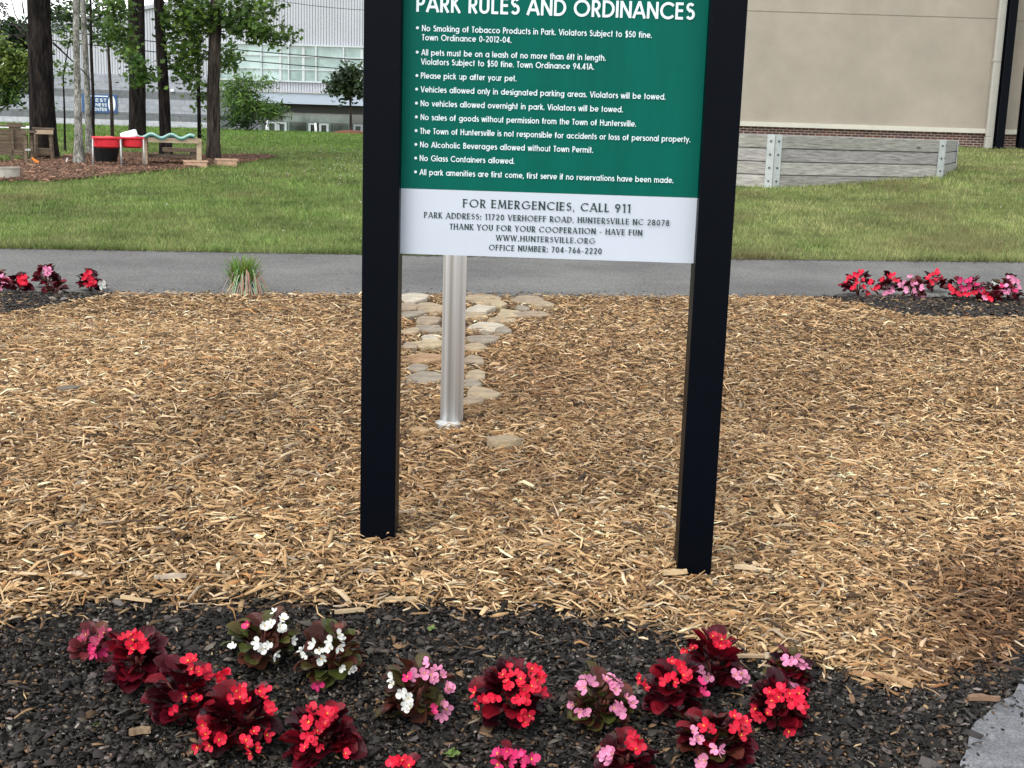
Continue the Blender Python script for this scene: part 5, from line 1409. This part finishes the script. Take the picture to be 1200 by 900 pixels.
def begonia(lab, u0, u1, v0, v1, pal, fl, group, nl=None):
    """pixel box of the plant and its flowers (u, v, colour); the plant is rooted in the ground at its own distance"""
    uc = (u0 + u1) / 2
    b = G(uc, v1 - (v1 - v0) * .22)
    s = (b - CAM).length / FPX
    b.z += .006
    t = thing('begonia', lab, 'begonia', b, group)
    W = (u1 - u0) * s / 2 * (1 if b.y < 5 else 1.22); H = max((v1 - v0) * s * .80, .06)
    near = b.y < 5
    n = int((nl or (46 if near else 34)) * 1.9)
    fo = MB(); stm = MB()
    ls = min(max(W * .50, .027), .040) * (1 if near else 1.1)
    for k in range(n):
        a = RB.uniform(0, 6.283); el = math.asin(RB.uniform(-.05, .98))
        d = Vector((math.cos(a) * math.cos(el), math.sin(a) * math.cos(el), math.sin(el)))
        q = Vector((d.x * W * .50, d.y * W * .50, H * (.20 + .56 * d.z))) * RB.uniform(.58, 1.16)
        q.z = max(q.z, .018)
        dirn = Vector((d.x, d.y, .10 + d.z * .55 + RB.gauss(0, .25)))
        c = RB.choice(pal); br = RB.uniform(.65, 1.4)
        begonia_leaf(fo, q, dirn, ls * RB.uniform(.65, 1.35), tuple(x * br for x in c))
    fo.build('foliage', m_leafd, t, smooth=True, color=True)
    for k in range(5):
        a = RB.uniform(0, 6.28); stm.tube([(0, 0, -.02), (math.cos(a) * W * .2, math.sin(a) * W * .2, H * .35), (math.cos(a) * W * .45, math.sin(a) * W * .45, H * .6)], [.005, .004, .003], 6)
    stm.build('stem', m_stem, t, smooth=True)
    for (u, v, c) in fl:
        # the flower stands on the near upper skin of the leaf dome
        d = ray(u, v)
        best = None
        cx, cy, cz = b.x, b.y, b.z + H * .40
        A = Vector((W * .98, W * .98, H * .66))
        o = CAM - Vector((cx, cy, cz))
        oo = Vector((o.x / A.x, o.y / A.y, o.z / A.z)); dd = Vector((d.x / A.x, d.y / A.y, d.z / A.z))
        aa, bb, cc = dd.dot(dd), oo.dot(dd), oo.dot(oo) - 1
        disc = bb * bb - aa * cc
        tt = (-bb - math.sqrt(disc)) / aa if disc > 0 else -bb / aa
        p = CAM + d * tt
        p.z = max(p.z, tzf(p.x, p.y) + .012)
        nv = (p - Vector((cx, cy, cz))).normalized()
        nv = (nv * .7 + Vector((RB.gauss(0, .5), -.45 + RB.gauss(0, .4), .35 + RB.gauss(0, .4)))).normalized()
        p = p + nv * RB.uniform(-.004, .010)
        row = RB.choice(FM)
        f = bpy.data.objects.new('flower', row[c]); COL.objects.link(f); f.parent = t
        f.location = p - b
        f.rotation_euler = (nv.to_track_quat('Z', 'Y') @ Matrix.Rotation(RB.uniform(0, 6.28), 3, 'Z').to_quaternion()).to_euler()
        sz = RB.uniform(.0115, .0180) * (.9 if c == 'white' else 1.0) if near else RB.uniform(.022, .032)
        f.scale = (sz,) * 3
        if near and RB.random() < .6:
            st = bpy.data.objects.new('stamens', row['s']); COL.objects.link(st); st.parent = f
def F(c, *uv): return [(uv[i], uv[i + 1], c) for i in range(0, len(uv), 2)]
NG, FR, FL_ = 'begonias in the front bed', 'begonias along the path on the right', 'begonias along the path on the left'
begonia('smallest dusty pink begonia, farthest left in the front bed', 85, 131, 737, 783, DUST, F('dusty', 96, 748, 103, 745, 117, 747, 112, 752, 121, 744) + F('hot', 114, 764, 107, 760, 121, 763), NG, 30)
begonia('dark red begonia with one coral flower head on top, beside the smallest one', 122, 204, 741, 818, BURG, F('coral', 147, 749, 154, 745, 161, 744, 158, 752, 165, 750, 169, 757, 152, 757, 163, 760, 158, 763), NG)
begonia('dark red begonia with flowers standing off its right shoulder', 178, 254, 774, 866, BURG, F('coral', 222, 778, 228, 775, 226, 785, 233, 788, 240, 784, 243, 792, 258, 788, 262, 793, 257, 796) + F('red', 219, 816, 231, 818, 203, 832), NG)
begonia('biggest dark red begonia with three coral flower clusters at lower left', 226, 328, 802, 898, BURG, F('coral', 276, 810, 283, 806, 287, 815, 280, 820, 270, 822, 291, 824, 303, 812, 310, 810, 307, 818, 313, 828, 317, 833, 318, 838, 237, 850, 241, 860, 234, 873, 246, 872, 255, 866, 260, 862, 230, 874, 288, 868, 296, 858, 290, 874, 299, 876, 294, 882, 308, 862), NG, 56)
begonia('bronze leaved white begonia, left of the two white ones', 266, 350, 720, 790, BRZ + GRNB, F('white', 317, 730, 325, 735, 309, 733, 330, 728, 331, 738, 316, 737, 324, 719, 303, 753, 307, 760, 315, 757, 272, 757, 344, 750, 323, 767) + F('hot', 294, 734), NG)
begonia('green leaved white begonia with a pink bud below, right of the two white ones', 346, 434, 736, 812, GRNB + BRZ, F('white', 354, 762, 358, 768, 370, 756, 375, 762, 385, 760, 388, 753, 394, 745, 400, 749, 397, 757, 410, 785, 414, 783, 377, 772, 402, 782) + F('hot', 372, 803), NG)
begonia('begonia bearing both white and pale pink flowers', 440, 530, 772, 863, BRZ + [(.06, .05, .018)], F('white', 460, 795, 464, 802, 473, 813, 478, 819, 476, 827, 483, 831) + F('pink', 497, 789, 504, 778, 506, 790, 512, 785, 519, 790, 508, 797, 522, 804, 518, 811, 525, 808, 518, 824, 523, 832, 517, 838, 483, 791) + F('hot', 507, 831, 478, 795), NG)
begonia('upright bright coral begonia alone in the middle of the front bed', 553, 643, 776, 872, BURG, F('coral', 594, 780, 590, 792, 597, 797, 602, 790, 594, 805, 607, 806, 612, 798, 618, 795, 623, 784, 630, 787, 634, 794, 627, 797, 614, 809, 621, 806, 608, 820, 616, 818, 624, 813, 634, 811, 561, 813, 566, 820, 560, 827, 575, 819, 581, 815, 611, 838, 620, 839, 616, 847, 608, 832), NG, 54)
begonia('pale pink begonia with green bronze leaves right of the bright coral one', 663, 744, 790, 870, BRZ + GRNB[:2], F('pink', 685, 796, 692, 800, 688, 806, 682, 804, 710, 797, 717, 800, 724, 800, 722, 808, 714, 806, 672, 826, 670, 833, 679, 832, 684, 836, 718, 829, 726, 828, 729, 834, 734, 818, 740, 824), NG)
begonia('dark leaved red begonia left of a taller red one behind it', 748, 826, 772, 857, BURG, F('coral', 754, 796, 758, 800, 754, 808, 786, 777, 792, 785, 786, 792, 800, 780, 804, 788, 799, 795, 780, 798, 790, 800, 805, 797) + F('hot', 820, 800, 822, 812), NG)
begonia('tall dark red begonia nearest the wood mulch on the right', 795, 873, 745, 823, BURG, F('red', 834, 747, 838, 754, 844, 757, 852, 756, 846, 749, 805, 764, 811, 762) + F('pink', 868, 790, 871, 795, 862, 791, 830, 795, 822, 787), NG)
begonia('small begonia with pale pink flowers on top at the right end of the front bed', 895, 951, 769, 815, BURG + BRZ, F('pink', 921, 774, 928, 777, 933, 772, 937, 779, 942, 781, 924, 801, 930, 800) + F('hot', 941, 808, 938, 812), NG, 34)
begonia('red begonia just below the small pink topped one on the right', 876, 946, 800, 872, BURG, F('coral', 902, 812, 908, 815, 905, 820, 914, 817, 919, 809, 925, 812, 935, 814, 928, 822, 886, 830, 892, 840, 887, 838, 896, 838, 923, 856, 936, 824, 941, 829), NG)
begonia('begonia with mixed coral and pink flowers, rightmost at the lower frame edge', 792, 884, 834, 912, BURG + BRZ, F('coral', 860, 839, 866, 842, 868, 850, 874, 848, 876, 856, 862, 854, 868, 862, 828, 852, 836, 855) + F('pink', 813, 857, 817, 863, 820, 868, 814, 868, 838, 877, 844, 880, 820, 893, 826, 891), NG)
begonia('low begonia with red and pale pink blooms, below the pale pink one', 698, 766, 864, 920, BURG, F('red', 742, 866, 748, 872, 738, 872, 745, 878) + F('pink', 711, 880, 717, 884, 708, 886, 714, 892), NG, 34)
begonia('dark red begonia with a tall coral flower spike at the lower edge left of centre', 327, 424, 830, 912, BURG, F('coral', 364, 832, 368, 838, 378, 834, 384, 838, 390, 836, 357, 846, 366, 848, 376, 848, 382, 850, 372, 856, 360, 864, 366, 866, 358, 876, 375, 876, 405, 884), NG, 50)
begonia('coral begonia barely peeping over the lower frame edge', 448, 492, 890, 940, BURG, F('coral', 462, 894, 468, 892, 474, 896, 478, 898), NG, 24)
begonia('hot pink begonia barely peeping over the lower frame edge', 574, 628, 878, 930, BURG, F('hot', 588, 885, 594, 881, 600, 884, 606, 886, 612, 884, 614, 894, 598, 893, 586, 894, 621, 891), NG, 26)
begonia('leftmost rounded red begonia by the path on the right', 982, 1030, 319, 354, BURG, F('coral', 997, 325, 1003, 322, 1009, 320, 1010, 328, 1003, 330, 1020, 331, 1026, 336, 1015, 344, 1000, 338, 1012, 336, 993, 330, 1021, 341), FR, 40)
begonia('red begonia with small pink blooms low down, second from the left by the path', 1027, 1055, 322, 353, BURG, F('coral', 1034, 327, 1040, 325, 1046, 323, 1049, 330) + F('pink', 1043, 341, 1038, 345, 1046, 338), FR)
begonia('palest pink begonia by the path between two red ones', 1053, 1085, 325, 356, DUST, F('pink', 1057, 334, 1061, 331, 1067, 325, 1068, 333, 1074, 334, 1079, 338, 1073, 349, 1078, 351, 1083, 353, 1062, 340, 1070, 343), FR)
begonia('dark begonia with a red crown of flowers set back by the path', 1076, 1110, 320, 348, BURG, F('coral', 1088, 326, 1093, 322, 1098, 320, 1096, 329, 1103, 325, 1091, 331), FR)
begonia('widest begonia by the path, hot pink and red', 1105, 1158, 325, 360, BURG + DUST, F('hot', 1125, 329, 1131, 331, 1138, 329, 1135, 336, 1143, 334, 1148, 338, 1128, 337) + F('coral', 1113, 336, 1117, 341, 1124, 345, 1133, 344, 1152, 342, 1141, 343), FR, 44)
begonia('tiny white flowered begonia with green leaves by the path', 1155, 1174, 330, 346, GRNB, F('white', 1163, 333, 1167, 334, 1170, 337), FR, 20)
begonia('pink begonia at the right end of the bed by the path', 1166, 1196, 324, 362, DUST + BURG, F('pink', 1183, 326, 1188, 328, 1191, 331, 1179, 337, 1182, 342, 1177, 343, 1193, 338) + F('hot', 1188, 341, 1174, 336), FR)
begonia('dull red begonia low at the front of the bed by the path on the right', 1150, 1172, 342, 360, BURG + DUST, F('coral', 1157, 346, 1161, 350) + F('pink', 1154, 349), FR, 22)
begonia('pale pink begonia cut by the left frame edge', -14, 10, 320, 345, DUST, F('pink', 1, 325, 5, 329, 9, 330, 2, 337), FL_, 26)
begonia('dark red begonia with coral flowers, near the left frame edge', 4, 37, 323, 349, BURG, F('coral', 23, 326, 27, 325, 30, 330, 26, 331), FL_)
begonia('taller begonia topped by a single pink flower head on the left', 41, 70, 314, 343, BURG, F('pink', 55, 315, 58, 318, 54, 320, 57, 322), FL_)
begonia('low dark red begonia without open flowers on the left', 53, 79, 331, 349, BURG + DUST, [], FL_, 24)
begonia('dark red begonia with one white bloom at its right side', 90, 122, 319, 347, BURG, F('coral', 103, 321, 101, 327, 106, 328, 102, 333, 108, 333) + F('white', 119, 331, 119, 335), FL_)

# little weeds on the dark bed
for (u, v, lab) in ((112, 857, 'tiny green seedling on the dark bed at lower left'), (528, 893, 'pale green sprout at the lower edge near the middle'), (506, 744, 'tiny green seedling behind the pink and white begonia')):
    b = G(u, v); b.z += .012
    t = thing('seedling', lab, 'seedling', b)
    mb = MB()
    for k in range(7 if u > 500 else 5):
        a = RB.uniform(0, 6.28); begonia_leaf(mb, Vector((0, 0, .004)), Vector((math.cos(a), math.sin(a), RB.uniform(.2, .9))), RB.uniform(.010, .018) * (1.4 if v > 880 else .8), (.16, .24, .06), .2)
    mb.build('leaf', m_gblade, t, smooth=True, color=True)
    mb = MB(); mb.tube([(0, 0, -.012), (0, 0, .006)], .0015, 5); mb.build('stem', m_gblade, t)
